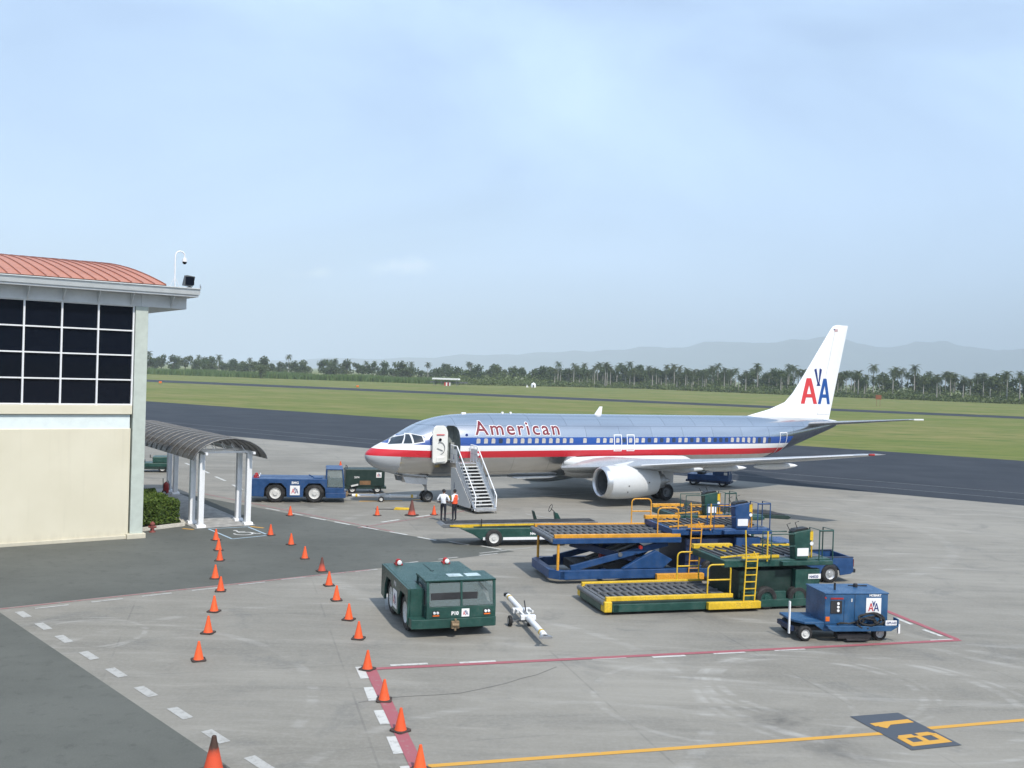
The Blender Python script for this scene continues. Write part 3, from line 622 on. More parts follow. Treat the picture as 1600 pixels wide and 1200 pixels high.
def outline_rect(x0, x1, z0, z1, wd, mat, name, nz=10, lower_only=False):
    m = MB(); f = lambda p: onskin(p.x, p.z, .014)
    if not lower_only:
        m.quadgrid([(x0, 0, z1 - wd), (x1, 0, z1 - wd), (x1, 0, z1), (x0, 0, z1)], 3, 1, f)
    m.quadgrid([(x0, 0, z0), (x1, 0, z0), (x1, 0, z0 + wd), (x0, 0, z0 + wd)], 3, 1, f)
    for a in (x0, x1 - wd): m.quadgrid([(a, 0, z0), (a + wd, 0, z0), (a + wd, 0, z1), (a, 0, z1)], 1, nz, f)
    return m.build(name, mat, PLN, 60, fix=False)
for x0 in (16.4, 17.42): outline_rect(x0, x0 + .62, 3.14, 4.22, .05, PRINTW, 'exit_outline')
outline_rect(31.0, 31.77, 2.62, 4.35, .05, PRINTW, 'aft_door_outline', 14)
p = onskin(5.78, 4.20, .012); MB().lathe([(0, .09), (-.02, .08)], p, 'y', 16, True).build('round_emblem', NAVY, PLN)
MB().lathe([(0, .09), (-.02, .085)], onskin(6.55, 3.02, .012), 'y', 14, True).build('static_port_ring', PRINTW, PLN)
# airline title wrapped on the hull, white edged
def wrap_text(s, x0, x1, zb, cap, off_c, lift, mat, name, x0ref=None):
    vs, fs = text_geo(s, 1., off_c, 1.22)
    bm = bmesh.new(); bv = [bm.verts.new(v) for v in vs]
    for f in fs:
        try: bm.faces.new([bv[i] for i in f])
        except ValueError: pass
    ref, _ = text_geo(s, 1., 0., 1.22); mnx = min(v.x for v in ref); mxx = max(v.x for v in ref); capu = max(v.y for v in text_geo('A', 1.)[0])
    for k in range(-2, 14):
        bmesh.ops.bisect_plane(bm, geom=bm.verts[:] + bm.edges[:] + bm.faces[:], plane_co=(0, capu * k / 11., 0), plane_no=(0, 1, 0))
    for v in bm.verts:
        x = x0 + (v.co.x - mnx) / (mxx - mnx) * (x1 - x0); z = zb + v.co.y / capu * cap; v.co = onskin(x, z, lift)
    me = bpy.data.meshes.new(name); bm.to_mesh(me); bm.free(); me.materials.append(mat); me.shade_smooth()
    o = bpy.data.objects.new(name, me); COL.objects.link(o); o.parent = PLN; return o
TITLE = paint('title red', (.155, .007, .018), .45, var=.08)
wrap_text('American', 6.38, 12.30, 4.22, .78, .044, .012, PRINTW, 'title_outline')
wrap_text('American', 6.38, 12.30, 4.22, .78, .014, .022, TITLE, 'airline_title')
for x, n_ in ((6.2, .3), (9.0, .14), (9.6, .12)): MB().box(x, x + n_, -.06, .06, sec(x)[0] - .02, sec(x)[0] + .09).build('antenna', WHITE, PLN, bevel=.02)
MB().prism([(16.0, 5.42), (16.55, 5.42), (16.62, 5.98), (16.42, 5.98)], -.03, .03).build('blade_antenna', WHITE, PLN)
# belly fairing
bf = MB(); BX = [12.8, 13.2, 13.8, 14.5, 15.3, 17, 19, 20.5, 21.6, 22.4, 23]; 
BH = [0.02, .45, .78, .96, 1.0, 1.0, 1.0, .96, .8, .5, .02]
vs = []
for x, h in zip(BX, BH):
    for k in range(25):
        a = R(-115 + 230 * k / 24); vs.append((x, math.sin(a) * (1.6 + .52 * h), 2.35 - math.cos(a) * (.5 + .62 * h) + .12 * (1 - h)))
bf.add(vs, [(i * 25 + k, i * 25 + k + 1, (i + 1) * 25 + k + 1, (i + 1) * 25 + k) for i in range(len(BX) - 1) for k in range(24)])
WPAINT = paint('light grey aircraft paint', (.60, .62, .63), .35, var=.06, dirt=(.42, .41, .40), dirt_amt=.35)
bf.build('belly_fairing', WPAINT, PLN, 60)
# wings
AF = [(1, 0), (.95, .010), (.85, .027), (.7, .047), (.5, .063), (.35, .068), (.2, .060), (.1, .045), (.04, .028), (.01, .014), (0, 0), (.01, -.012), (.04, -.022), (.1, -.032), (.2, -.040), (.35, -.044), (.5, -.040), (.7, -.026), (.85, -.013), (.95, -.005)]
def loft(secs, name, mat, parent, sym=False, smooth=50):
    m = MB(); n = len(AF); vs = []
    for (xl, xt, y, z, tk) in secs:
        for a, h in AF:
            hh = h if not sym else math.copysign(.058 * math.sqrt(max(0, 4 * a * (1 - a))) , h) if 0 < a < 1 else 0
            vs.append((xl + (xt - xl) * a, y, z + hh * (xt - xl) * tk))
    m.add(vs, [(i * n + k, i * n + (k + 1) % n, (i + 1) * n + (k + 1) % n, (i + 1) * n + k) for i in range(len(secs) - 1) for k in range(n)] + [tuple(range(n)), tuple(range((len(secs) - 1) * n, len(secs) * n))])
    return m.build(name, mat, parent, smooth)
WM = paint('grey wing skin', (.50, .52, .54), .32, .45, var=.08, dirt=(.38, .37, .36), dirt_amt=.4)
def wz(y): return 2.12 + (y - 1.8) * .105 + .0018 * (y - 1.8) ** 2
for s in (-1, 1):
    def WS_(y, xl, xt, tk): return (xl, xt, s * y, wz(y), tk)
    wing = loft([WS_(1.4, 12.7, 20.9, 1.25), WS_(1.9, 13.1, 20.9, 1.25), WS_(3.4, 14.25, 20.95, 1.15), WS_(5.8, 15.75, 21.15, 1.05), WS_(10, 18.25, 22.2, .95), WS_(14, 20.8, 23.4, .9), WS_(16.6, 22.4, 24.16, .85), WS_(17.0, 22.8, 24.22, .7), WS_(17.16, 23.25, 24.2, .35)], 'wing', WM, PLN)
    loft([(15.71, 16.05, s * 5.9, wz(5.9) + .02, 2.2), (22.30, 22.5, s * 16.5, wz(16.5) + .015, 2.2)], 'leading_edge_slat', WHITE, wing, smooth=60)
    MB().cyl((22.9, s * 17.10, wz(17.1)), (23.25, s * 17.16, wz(17.1)), .06, n=10).build('navigation_light', REDP if s < 0 else GREEN, wing)
    for y in (4.2, 7.7, 11.2):
        xt = 20.95 + (y - 1.9) * .02 + max(0, (y - 5.8)) * .235; z = wz(y) - .18
        MB().lathe([(0, .02), (.25, .11), (.8, .19), (1.8, .21), (2.6, .17), (3.2, .09), (3.45, .02)], (xt - 2.45, s * y, z - .10), 'x', 14).build('flap_fairing', WHITE if y > 5 else WPAINT, wing, 60)
    # engine
    E_ = (0, s * 4.83, 1.50); ex = 13.45
    nac = MB().lathe([(.16, .76), (.04, .81), (0, .845), (.03, .895), (.15, .95), (.5, 1.01), (1.2, 1.05), (2.0, 1.05), (2.8, 1.0), (3.5, .92), (3.95, .85), (3.96, .80), (3.5, .80)], (ex, E_[1], E_[2]), 'x', 40).build('engine_nacelle', WPAINT, PLN, 60)
    MB().lathe([(.30, .755), (.16, .755), (.05, .80), (-.008, .845), (.025, .902), (.15, .957), (.33, .987)], (ex, E_[1], E_[2]), 'x', 40).build('inlet_lip', ALU, nac, 60)
    MB().lathe([(.28, .757), (.9, .74), (1.25, .74)], (ex, E_[1], E_[2]), 'x', 36).lathe([(1.25, .74), (1.25, .0)], (ex, E_[1], E_[2]), 'x', 36).build('inlet_duct', paint('duct lining', (.11, .115, .12), .5), nac, 60)
    fan = MB()
    for k in range(24):
        a = 2 * math.pi * k / 24; c_, d_ = math.cos(a), math.sin(a); c2, d2 = math.cos(a + .20), math.sin(a + .20)
        fan.add([(ex + .95, E_[1] + .22 * c_, E_[2] + .22 * d_), (ex + .92, E_[1] + .73 * c_, E_[2] + .73 * d_), (ex + 1.1, E_[1] + .73 * c2, E_[2] + .73 * d2), (ex + 1.15, E_[1] + .22 * c2, E_[2] + .22 * d2)], [(0, 1, 2, 3)])
    fan.build('fan', GREYM, nac, fix=False)
    MB().lathe([(.60, .0), (.75, .10), (.98, .24), (1.05, .24)], (ex, E_[1], E_[2]), 'x', 20).build('spinner', DARKM, nac, 60)
    MB().lathe([(3.2, .70), (4.0, .60), (4.7, .44), (4.7, .38), (4.3, .38)], (ex, E_[1], E_[2]), 'x', 28).lathe([(4.2, .3), (4.9, .24), (5.35, .04)], (ex, E_[1], E_[2]), 'x', 20).build('exhaust_nozzle', STEEL, nac, 60)
    MB().prism([(ex + .9, 2.55), (ex + 2.4, 2.78), (ex + 4.2, 2.72), (ex + 6.2, 2.42), (ex + 5.2, 2.15), (ex + 3.6, 2.10), (ex + 2.0, 2.40)], s * 4.83 - .14, s * 4.83 + .14).build('pylon', WPAINT, PLN, bevel=.05)
    q = s * (4.83 - .35); MB().lathe([(2.6, .0), (2.7, .05), (2.7, .05), (2.6, .0)], (ex, E_[1], E_[2]), 'x', 6)
    for (u_, v_) in ((1.45, -8), (1.45, -30), (2.95, 2)):
        a = R(90 + s * 90 + 0); yy = E_[1] + s * 1.05 * math.cos(R(v_)); MB().cyl((ex + u_, yy, E_[2] + 1.05 * math.sin(R(v_))), (ex + u_, yy + s * .012, E_[2] + 1.05 * math.sin(R(v_))), .045, n=8).build('access_mark', DARKM, nac)
    # main gear
    gear = MB().cyl((19.6, s * 2.86, .55), (19.5, s * 2.75, 2.3), .11).cyl((19.6, s * 2.4, .56), (19.6, s * 3.3, .56), .07).bar((19.55, s * 2.8, 1.2), (19.3, s * 1.8, 2.0), .09).build('main_landing_gear', STEEL, PLN)
    for y in (2.43, 3.29): wheel(gear, (19.6, s * y, .565), .565, .40, 'y', GREYM)
    MB().box(19.2, 20.0, s * 3.55 - .02, s * 3.55 + .02, 1.1, 2.1).build('gear_door', WPAINT, gear)
# tail
FW = paint('white tail paint', (.82, .83, .84), .35, var=.03)
def finyl(x, z):     # leading edge, trailing edge of the fin at height z
    LE = [(5.30, 28.6), (5.55, 29.7), (5.95, 31.4), (6.5, 32.9), (7.2, 33.65), (8.2, 34.42), (12.0, 37.20), (12.40, 37.55), (12.52, 37.95)]
    for (a, b_), (c_, d_) in zip(LE, LE[1:]):
        if a <= z <= c_: xl = b_ + (d_ - b_) * (z - a) / (c_ - a); break
    else: xl = LE[0][1] if z < 5.3 else LE[-1][1]
    return xl, 37.45 + (z - 5.3) * .235
def finhalf(x, z):
    xl, xt = finyl(x, z); c_ = xt - xl; a = min(max((x - xl) / c_, 0), 1); tk = min(.055 * c_, .30) * (1 - .035 * (z - 5.3))
    return max(.004, tk * 2.6 * (math.sqrt(a) * (1 - a)) ** .85 * .95)
fz = [5.1, 5.3, 5.42, 5.55, 5.75, 5.95, 6.2, 6.5, 6.8, 7.2, 7.7, 8.2, 9.5, 11, 12.0, 12.40, 12.52]
CF = [0, .005, .02, .05, .1, .18, .28, .4, .52, .64, .75, .86, .94, 1]
fm = MB(); vs = []; nC = len(CF)
for z in fz:
    xl, xt = finyl(0, z)
    for sgn in (-1, 1):
        for a in CF: x = xl + (xt - xl) * a; vs.append((x, sgn * finhalf(x, z), z))
row = 2 * nC
fs = []
for i in range(len(fz) - 1):
    for sg in (0, 1):
        for k in range(nC - 1): fs.append((i * row + sg * nC + k, i * row + sg * nC + k + 1, (i + 1) * row + sg * nC + k + 1, (i + 1) * row + sg * nC + k))
    fs.append((i * row, i * row + nC, (i + 1) * row + nC, (i + 1) * row)); fs.append((i * row + nC - 1, (i + 1) * row + nC - 1, (i + 1) * row + row - 1, i * row + row - 1))
t_ = (len(fz) - 1) * row
for k in range(nC - 1): fs.append((t_ + k, t_ + k + 1, t_ + nC + k + 1, t_ + nC + k))
fin = fm.add(vs, fs).build('tail_fin', FW, PLN, 40)
def finp(p, off=.014, s=-1): return (p.x, s * (finhalf(p.x, p.z) + off), p.z)
# rudder hinge line and gaps
RG = paint('seam grey', (.42, .42, .42), .6)
m = MB()
for s in (-1, 1):
    m.quadgrid([(36.02, 0, 5.5), (36.05, 0, 5.5), (37.75, 0, 12.2), (37.72, 0, 12.2)], 1, 14, lambda p: finp(p, .006, s))
    m.quadgrid([(36.05, 0, 5.62), (37.45, 0, 5.62), (37.45, 0, 5.66), (36.05, 0, 5.66)], 6, 1, lambda p: finp(p, .006, s))
m.build('rudder_gap', RG, fin, fix=False)
for s in (-1, 1):
    def A_(x0, x1, z0, z1, mat, nm):
        xm = (x0 + x1) / 2; t = (x1 - x0) * .23; m = MB()
        for q in (((x0, z0), (x0 + t, z0), (xm + t * .45, z1), (xm - t * .55, z1)), ((x1 - t, z0), (x1, z0), (xm + t * .55, z1), (xm - t * .45, z1)), ((x0 + t * .9, z0 + .48), (x1 - t * .9, z0 + .48), (x1 - t * 1.1, z0 + .74), (x0 + t * 1.1, z0 + .74))):
            m.quadgrid([(a, 0, b_) for a, b_ in q], 3, 8, lambda p: finp(p, .014 + (.004 if q[0][1] > z0 + .1 else 0) + (.003 if q[0][0] > x0 + .3 else 0), s))
        m.build(nm, mat, fin, fix=False)
    A_(34.20, 35.92, 6.42, 8.36, paint('logo red', (.60, .045, .05), .4, var=.03), 'red_letter'); A_(36.02, 37.42, 6.42, 8.36, paint('logo blue', (.015, .08, .30), .4, var=.03), 'blue_letter')
    E2 = MB()
    for q in (((35.90, 8.02), (36.04, 7.90), (35.80, 9.12), (35.58, 9.02)), ((36.02, 7.90), (36.14, 8.04), (36.36, 9.04), (36.12, 9.14)), ((35.82, 7.80), (36.24, 7.80), (36.10, 8.08), (35.96, 8.08))):
        E2.quadgrid([(a, 0, b_) for a, b_ in q], 2, 4, lambda p: finp(p, .020 + .002 * E2.v.__len__() / 30, s))
    E2.build('bird_emblem', NAVY, fin, fix=False)
    # small flag at the tip
    MB().quadgrid([(37.62, 0, 11.98), (37.98, 0, 12.0), (37.98, 0, 12.2), (37.62, 0, 12.18)], 2, 2, lambda p: finp(p, .012, s)).build('flag_mark', paint('flag wash', (.52, .36, .36), .5), fin, fix=False)
    MB().quadgrid([(37.55, 0, 12.1), (37.68, 0, 12.1), (37.68, 0, 12.21), (37.55, 0, 12.2)], 1, 1, lambda p: finp(p, .016, s)).build('flag_canton', NAVY, fin, fix=False)
    loft([(33.9, 37.75, s * .3, 4.90, .8), (34.3, 37.85, s * .75, 4.93, .75), (36.3, 38.6, s * 4.2, 5.30, .7), (37.9, 39.18, s * 6.9, 5.60, .65), (38.35, 39.22, s * 7.17, 5.62, .4)], 'tailplane', paint('tailplane skin', (.42, .44, .46), .3, .6, var=.08), PLN, sym=False)
    MB().box(38.3, 39.3, s * 7.165, s * 7.20, 5.58, 5.68).build('tip_cap', WHITE, PLN)
MB().lathe([(0, .20), (.35, .17), (.6, .10), (.62, .0)], (37.75, 0, 4.92), 'x', 14).build('tail_exhaust', WHITE, PLN, 60)
MB().prism([(36.5, 5.28), (37.9, 5.18), (37.9, 5.02), (36.7, 4.95)], -.42, .42).build('tailplane_cover', WPAINT, PLN, bevel=.08)
# nose gear
ng = MB().cyl((4.0, 0, .35), (3.85, 0, 1.7), .075).cyl((4.0, -.28, .35), (4.0, .28, .35), .05).bar((3.95, 0, .9), (3.2, 0, 1.6), .06).bar((4.0, 0, .75), (4.3, 0, .55), .05).build('nose_landing_gear', STEEL, PLN)
for y in (-.2, .2): wheel(ng, (4.0, y, .35), .35, .2, 'y', GREYM)
for s in (-1, 1): MB().prism([(2.3, 1.62), (3.9, 1.48), (3.85, 1.10), (2.5, 1.22)], s * .36 - .015, s * .36 + .015).build('nose_gear_door', WHITE, ng, bevel=.01)
MB().prism([(1.95, 1.70), (2.3, 1.6), (2.3, 1.35), (2.05, 1.38)], -.2, .2).build('taxi_light_housing', GREYM, ng)
MB().prism([(9.3, 1.50), (12.9, 1.50), (12.4, 1.36), (9.9, 1.34)], -.8, .8).build('belly_panel', WPAINT, PLN, bevel=.06)

# ------------------------------------------------------------ pushback tractors (local: x forward, y left)
def tractor(name, label, loc, rz, body, dark, xr, w1, w2, xf, hw, zd, cab, text, beacon_y, light_amber=True):
    T = thing(name, label, 'tractor', loc, rz)
    def arch(x): return [(x - .66, .34), (x - .62, .86), (x - .34, 1.16), (x + .34, 1.16), (x + .62, .86), (x + .66, .34)]
    cx0, cx1, cy0, cy1, zr = cab
    side = [(xr, .40)] + arch(w1) + arch(w2) + [(min(w2 + .75, xf), .34), (xf, .34), (xf, .62), (cx0, .62 if cx0 > w2 + .7 else zd), (cx0, zd), (xr, zd)]
    if cx0 <= w2 + .7: side = [(xr, .40)] + arch(w1) + arch(w2) + [(w2 + .68, .34), (w2 + .70, zd), (xr, zd)]
    for s in (-1, 1): MB().prism(side, s * hw - .04, s * hw + .04).build('side_panel', body, T, bevel=.012)
    MB().box(xr, min(cx0, w2 + .68), -hw + .041, hw - .041, zd - .06, zd + .004).build('deck_plate', body, T, bevel=.01)
    if cx0 < w2 + .6:
        MB().box(w2 + .66, w2 + .72, -hw + .041, cy0 - .002, .582, zd - .002).build('deck_front_wall', body, T)
        MB().box(cx0 + .001, w2 + .70, -hw + .041, cy0 - .04, zd - .06, zd + .003).build('deck_corner', body, T)
    MB().box(xr - .01, xr + .06, -hw + .041, hw - .041, .40, zd - .061).build('rear_panel', body, T)
    MB().box(xr + .07, xf - .1, -hw * .55, hw * .55, .30, zd - .08).build('chassis', DARKM, T)
    MB().bar(((xr + cx0) / 2, -hw * .05, zd + .008), ((xr + cx0) / 2 + .001, hw * .06, zd + .008), .02).box(xr + .3, cx0 - .15, -.02, .02, zd + .004, zd + .012).build('hatch_joint', dark, T)
    # front apron and bumper
    MB().prism([(w2 + .68, -hw), (xf - .05, -hw), (xf, -hw + .3), (xf, hw - .06), (xf - .05, hw), (w2 + .68, hw)], .30, .58, 'xy').build('front_bumper', body, T, bevel=.015)
    MB().box(cx0, cx1 - .06, cy0, cy1, .581, .90).build('cab_body', body, T, bevel=.015)
    MB().box(cx1 - .059, cx1, cy0, cy1, .581, .93).build('cab_front_panel', body, T, bevel=.012)
    MB().prism([(cx0 - .02, zr - .02), (cx1 - .14, zr - .02), (cx1 - .10, zr + .05), (cx0 + .02, zr + .05)], cy0 - .03, cy1 + .03).build('cab_roof', body, T, bevel=.02)
    ps = [(cx1 - .03, cx1 - .13), (cx0 + .04, cx0 + .04)]
    for xb, xt in ps:
        for y in (cy0 + .04, cy1 - .04): MB().bar((xb, y, .88), (xt, y, zr), .075).build('cab_pillar', body, T)
    MB().bar((cx1 - .03, (cy0 + cy1) / 2, .9), (cx1 - .13, (cy0 + cy1) / 2, zr), .06).build('centre_pillar', body, T)
    ym = (cy0 + cy1) / 2
    for ya, yb in ((cy0 + .08, ym - .03), (ym + .03, cy1 - .08)):
        MB().add([(cx1 - .035, ya, .94), (cx1 - .035, yb, .94), (cx1 - .125, yb, zr - .03), (cx1 - .125, ya, zr - .03)], [(0, 1, 2, 3)]).build('windscreen', CABGLASS, T)
        MB().add([(cx0 + .035, ya, .94), (cx0 + .035, yb, .94), (cx0 + .035, yb, zr - .03), (cx0 + .035, ya, zr - .03)], [(0, 1, 2, 3)]).build('rear_glass', CABGLASS, T)
    for y in (cy0 + .03, cy1 - .03): MB().add([(cx0 + .1, y, .94), (cx1 - .08, y, .94), (cx1 - .17, y, zr - .03), (cx0 + .1, y, zr - .03)], [(0, 1, 2, 3)]).build('side_glass', CABGLASS, T)
    # seats, wheel
    for y in (cy0 + .45, cy1 - .45): MB().box(cx0 + .2, cx0 + .65, y - .22, y + .22, .86, 1.02).box(cx0 + .14, cx0 + .24, y - .22, y + .22, 1.02, 1.42).build('seat', BLACK, T, bevel=.03)
    sw = MB().tube([(cx1 - .42 + .10 * math.sin(R(a)) * .3, ym + .45 + .17 * math.cos(R(a)), 1.12 + .13 * math.sin(R(a))) for a in range(0, 361, 30)], .014, 6).bar((cx1 - .42, ym + .45, 1.12), (cx1 - .2, ym + .45, .9), .03); sw.build('steering_wheel', BLACK, T)
    MB().box(cx1 - .34, cx1 - .10, cy0 + .12, cy1 - .12, .90, .96).build('dashboard', DARKM, T)
    for y in (cy0 + .28, cy1 - .28):
        MB().box(cx1 + .001, cx1 + .02, y - .11, y + .11, .66, .82).build('lamp_bezel', BLACK, T)
        for k in (-.05, .05): MB().lathe([(0, .042), (.03, .040), (.04, .0)], (cx1 + .02, y + k, .765), 'x', 12).build('headlight', LENS, T)
        MB().box(cx1 + .021, cx1 + .035, y - .10, y + .10, .665, .70).build('indicator', ORLENS, T)
    MB().box(xf + .001, xf + .12, -.12, .12, .30, .52).cyl((xf + .10, .0, .24), (xf + .10, .0, .60), .035).cyl((xf + .12, -.10, .42), (xf + .16, .10, .42), .05).build('coupling', paint('rusty coupling', (.28, .20, .12), .7, .3), T, bevel=.01)
    MB().box(xr - .12, xr - .011, -.12, .12, .38, .58).build('rear_coupling', STEEL, T)
    for y in beacon_y:
        bc = MB().box(xr + .10, xr + .42, y - .12, y + .12, zd + .004, zd + .05).lathe([(.05, .10), (.15, .09), (.19, .03)], (xr + .22, y, zd), n=12, closed=True).build('beacon', REDP, T, 40)
        MB().lathe([(0, .075), (.03, .08), (.05, .05)], (xr + .43, y, zd + .10), 'x', 12, True).build('work_lamp', LENS, bc, 40)
    for x in (w1, w2):
        for s in (-1, 1): wheel(T, (x, s * (hw - .22), .56), .56, .34)
    MB().box(xr + .1, w2 + .6, -hw + .45, hw - .45, .5, zd - .1).build('engine_block', DARKM, T)
    xm = (w1 + w2) / 2
    for s in (-1, 1):
        a_logo(T, (xm - .28 * (-s if s > 0 else 1), s * (hw + .042), .46) if s < 0 else (xm + .28, s * (hw + .042), .46), (1 if s < 0 else -1, 0, 0), (0, 0, 1), .56)
        lettering('fleet_number', text, .20, (xm - .2 if s < 0 else xm + .2, s * (hw + .044), zd - .28), (1 if s < 0 else -1, 0, 0), (0, 0, 1), PRINTW, T, .006)
    return T
gt = tractor('pushback_tractor', 'dark green airport tractor facing the viewer beside the white tow bar', (-2.2, 32.05, 0), R(-71.5), GREEN, DGREEN, -2.3, -1.1, 1.05, 2.2, 1.32, 1.42, (.72, 2.16, -.86, 1.30, 1.66), 'P10', (-.85, .80))
a_logo(gt, (2.165, .22, .62), (0, 1, 0), (0, 0, 1), .24); lettering('front_number', 'P10', .15, (2.165, -.10, .68), (0, 1, 0), (0, 0, 1), PRINTW, gt, .006)
for y in (-.05, .52): MB().box(1.15, 1.58, y, y + .46, 1.711, 1.722).build('roof_light', paint('skylight', (.42, .52, .52), .15), gt, bevel=.03)
MB().bar((2.09, .76, 1.64), (2.14, 1.02, 1.38), .018).build('wiper', BLACK, gt)
MB().box(1.86, 2.00, -.76, .10, .962, 1.05).build('red_cloth', paint('red cloth', (.62, .08, .06), .8), gt, bevel=.02)
bt = tractor('pushback_tractor', 'dark blue airport tractor hitched by tow bar to the airliner nose', (-12.55, 59.75, 0), R(11), BLUE, DBLUE, -2.75, -1.35, .9, 2.75, 1.12, 1.40, (1.55, 2.65, -1.08, 1.08, 1.98), 'BMG', (-.5, .5))
MB().bar((.9, -.5, 1.42), (.55, -.5, 1.60), .06).box(.8, 1.35, -.75, -.2, 1.405, 1.46).build('deck_lever', BLUE, bt)

# ------------------------------------------------------------ tow bars
def towbar(name, label, loc, rz, Ln, wx, offset=False):
    T = thing(name, label, 'tow bar', loc, rz)
    for a, b in ((.25, Ln * .42), (Ln * .58, Ln - .2)): MB().cyl((a, 0, .32), (b, 0, .32), .095, n=14).build('tube', WHITE, T, 40)
    for s in (-1, 1):
        MB().bar((Ln * .40, s * .10, .32), (Ln * .60, s * .10, .32), .07, .12).build('shear_link', WHITE, T, bevel=.01)
        MB().bar((Ln * .42, s * .20, .36), (Ln * .52, s * .24, .42), .05, .07).build('damper_arm', OFFW, T)
    MB().box(Ln * .40, Ln * .44, -.30, .30, .26, .40).build('cross_plate', WHITE, T, bevel=.01); MB().box(Ln * .57, Ln * .60, -.24, .24, .26, .40).build('cross_plate', WHITE, T, bevel=.01)
    MB().bar((0, 0, .32), (.3, 0, .32), .10).lathe([(-.05, .11), (.05, .11)], (.0, 0, .32), 'z', 14, True).build('tow_eye', BLACK, T)
    MB().bar((Ln - .22, 0, .32), (Ln, -.16, .30), .07).bar((Ln - .22, 0, .32), (Ln, .16, .30), .07).bar((Ln, -.2, .30), (Ln, .2, .30), .06).build('gear_head', STEEL, T)
    for a in (.45, Ln - .55): MB().cyl((a, 0, .32), (a + .13, 0, .32), .099, n=14).build('yellow_band', YELLOW, T, 40)
    MB().bar((wx, -.42, .16), (wx, .08 if offset else .42, .16), .04).bar((wx, -.2, .16), (wx + .1, 0, .30), .04).bar((wx, .2, .16), (wx + .1, 0, .30), .04).build('axle_frame', GREYM, T)
    for y in ((-.52, .10) if offset else (-.46, .46)): wheel(T, (wx, y, .17), .17, .11)
    MB().bar((wx - .3, .05, .40), (wx - .75, .10, .62), .035).build('jack_handle', BLACK, T)
    return T
towbar('tow_bar', 'white tow bar lying on the concrete beside the green tractor', (.05, 34.6, 0), math.atan2(29.45 - 34.6, 1.16 - .05), 5.55, 3.0, True)
towbar('tow_bar', 'white tow bar linking blue tractor to the airliner nose wheel', (-9.72, 60.35, 0), math.atan2(61.0 - 60.35, -5.25 + 9.72), 4.35, 2.0)

# ------------------------------------------------------------ dark green power cart behind the nose
def cart(name, label, loc, rz, body, dark, Lc, Wc, z0, z1, wr, cat='cart', xs=None):
    T = thing(name, label, cat, loc, rz)
    MB().box(0, Lc, 0, Wc, z0, z1).build('housing', body, T, bevel=.04)
    MB().box(-.12, Lc + .12, .03, Wc - .03, z0 - .16, z0 - .004).build('chassis', dark, T, bevel=.01)
    for x in xs or (.45, Lc - .45):
        for y in (.12, Wc - .12): wheel(T, (x, y, wr), wr, .18)
    return T
c = cart('ground_power_cart', 'dark green power cart under the airliner nose with orange cone on top', (-10.45, 63.8, 0), R(14), DGREEN, DGREEN, 2.5, 1.4, .45, 1.55, .26)  # deeper green housing carries the aircraft's shadow in its paint
a_logo(c, (1.95, -.002, 1.02), (1, 0, 0), (0, 0, 1), .34); lettering('fleet_number', '2074', .16, (.55, -.005, .98), (1, 0, 0), (0, 0, 1), PRINTW, c, .004)
MB().box(.9, 1.6, -.006, 0.0, .55, .82).build('access_panel', paint('brown panel', (.20, .11, .05), .6), c)
MB().box(-.35, -.121, .2, .9, .35, .5).build('drawbar', GREYM, c); MB().tube([(.1, .2, 1.56), (.1, .2, 1.72), (.1, 1.2, 1.72), (.1, 1.2, 1.56)], .02).build('roof_rail', DARKM, c)
MB().bar((.35, -.10, .48), (.8, -.10, .58), .05, .10).build('hose_hanger', OFFW, c)
# blue baggage tractor under the wing
T = cart('baggage_tractor', 'dark blue baggage tractor parked in shade under the wing', (13.5, 75.6, 0), R(-22), BLUE, DBLUE, 3.1, 1.5, .42, .85, .32)
MB().box(1.9, 3.1, .05, 1.45, .851, 1.22).build('hood', BLUE, T, bevel=.04); MB().box(.7, 1.2, .2, 1.3, .851, 1.02).box(.62, .75, .2, 1.3, 1.02, 1.4).build('seat', BLACK, T, bevel=.03)
MB().tube([(1.75 + .03 * math.sin(R(a)), .75 + .17 * math.cos(R(a)), 1.3 + .13 * math.sin(R(a))) for a in range(0, 361, 30)], .016, 6).bar((1.9, .75, 1.1), (1.76, .75, 1.3), .03).build('steering_wheel', BLACK, T)
MB().box(2.75, 3.0, -.008, 0, .9, 1.1).build('tail_lamp', OFFW, T); MB().box(3.101, 3.12, .2, .4, .95, 1.1).box(3.101, 3.12, 1.1, 1.3, .95, 1.1).build('headlight', LENS, T)
# green tractor seen through the walkway posts
T = cart('baggage_tractor', 'dark green baggage tractor seen behind the walkway posts', (-27.2, 72.0, 0), R(16), GREEN, DGREEN, 2.5, 1.3, .40, .70, .30)
MB().box(1.35, 2.55, .05, 1.25, .701, 1.15).build('hood', GREEN, T, bevel=.06); MB().box(.35, .8, .2, 1.1, .701, .86).box(.28, .40, .2, 1.1, .86, 1.25).build('seat', BLACK, T, bevel=.03)
MB().tube([(1.15, .65 + .17 * math.cos(R(a)), 1.12 + .13 * math.sin(R(a))) for a in range(0, 361, 30)], .016, 6).bar((1.35, .65, .95), (1.16, .65, 1.1), .03).build('steering_wheel', BLACK, T)

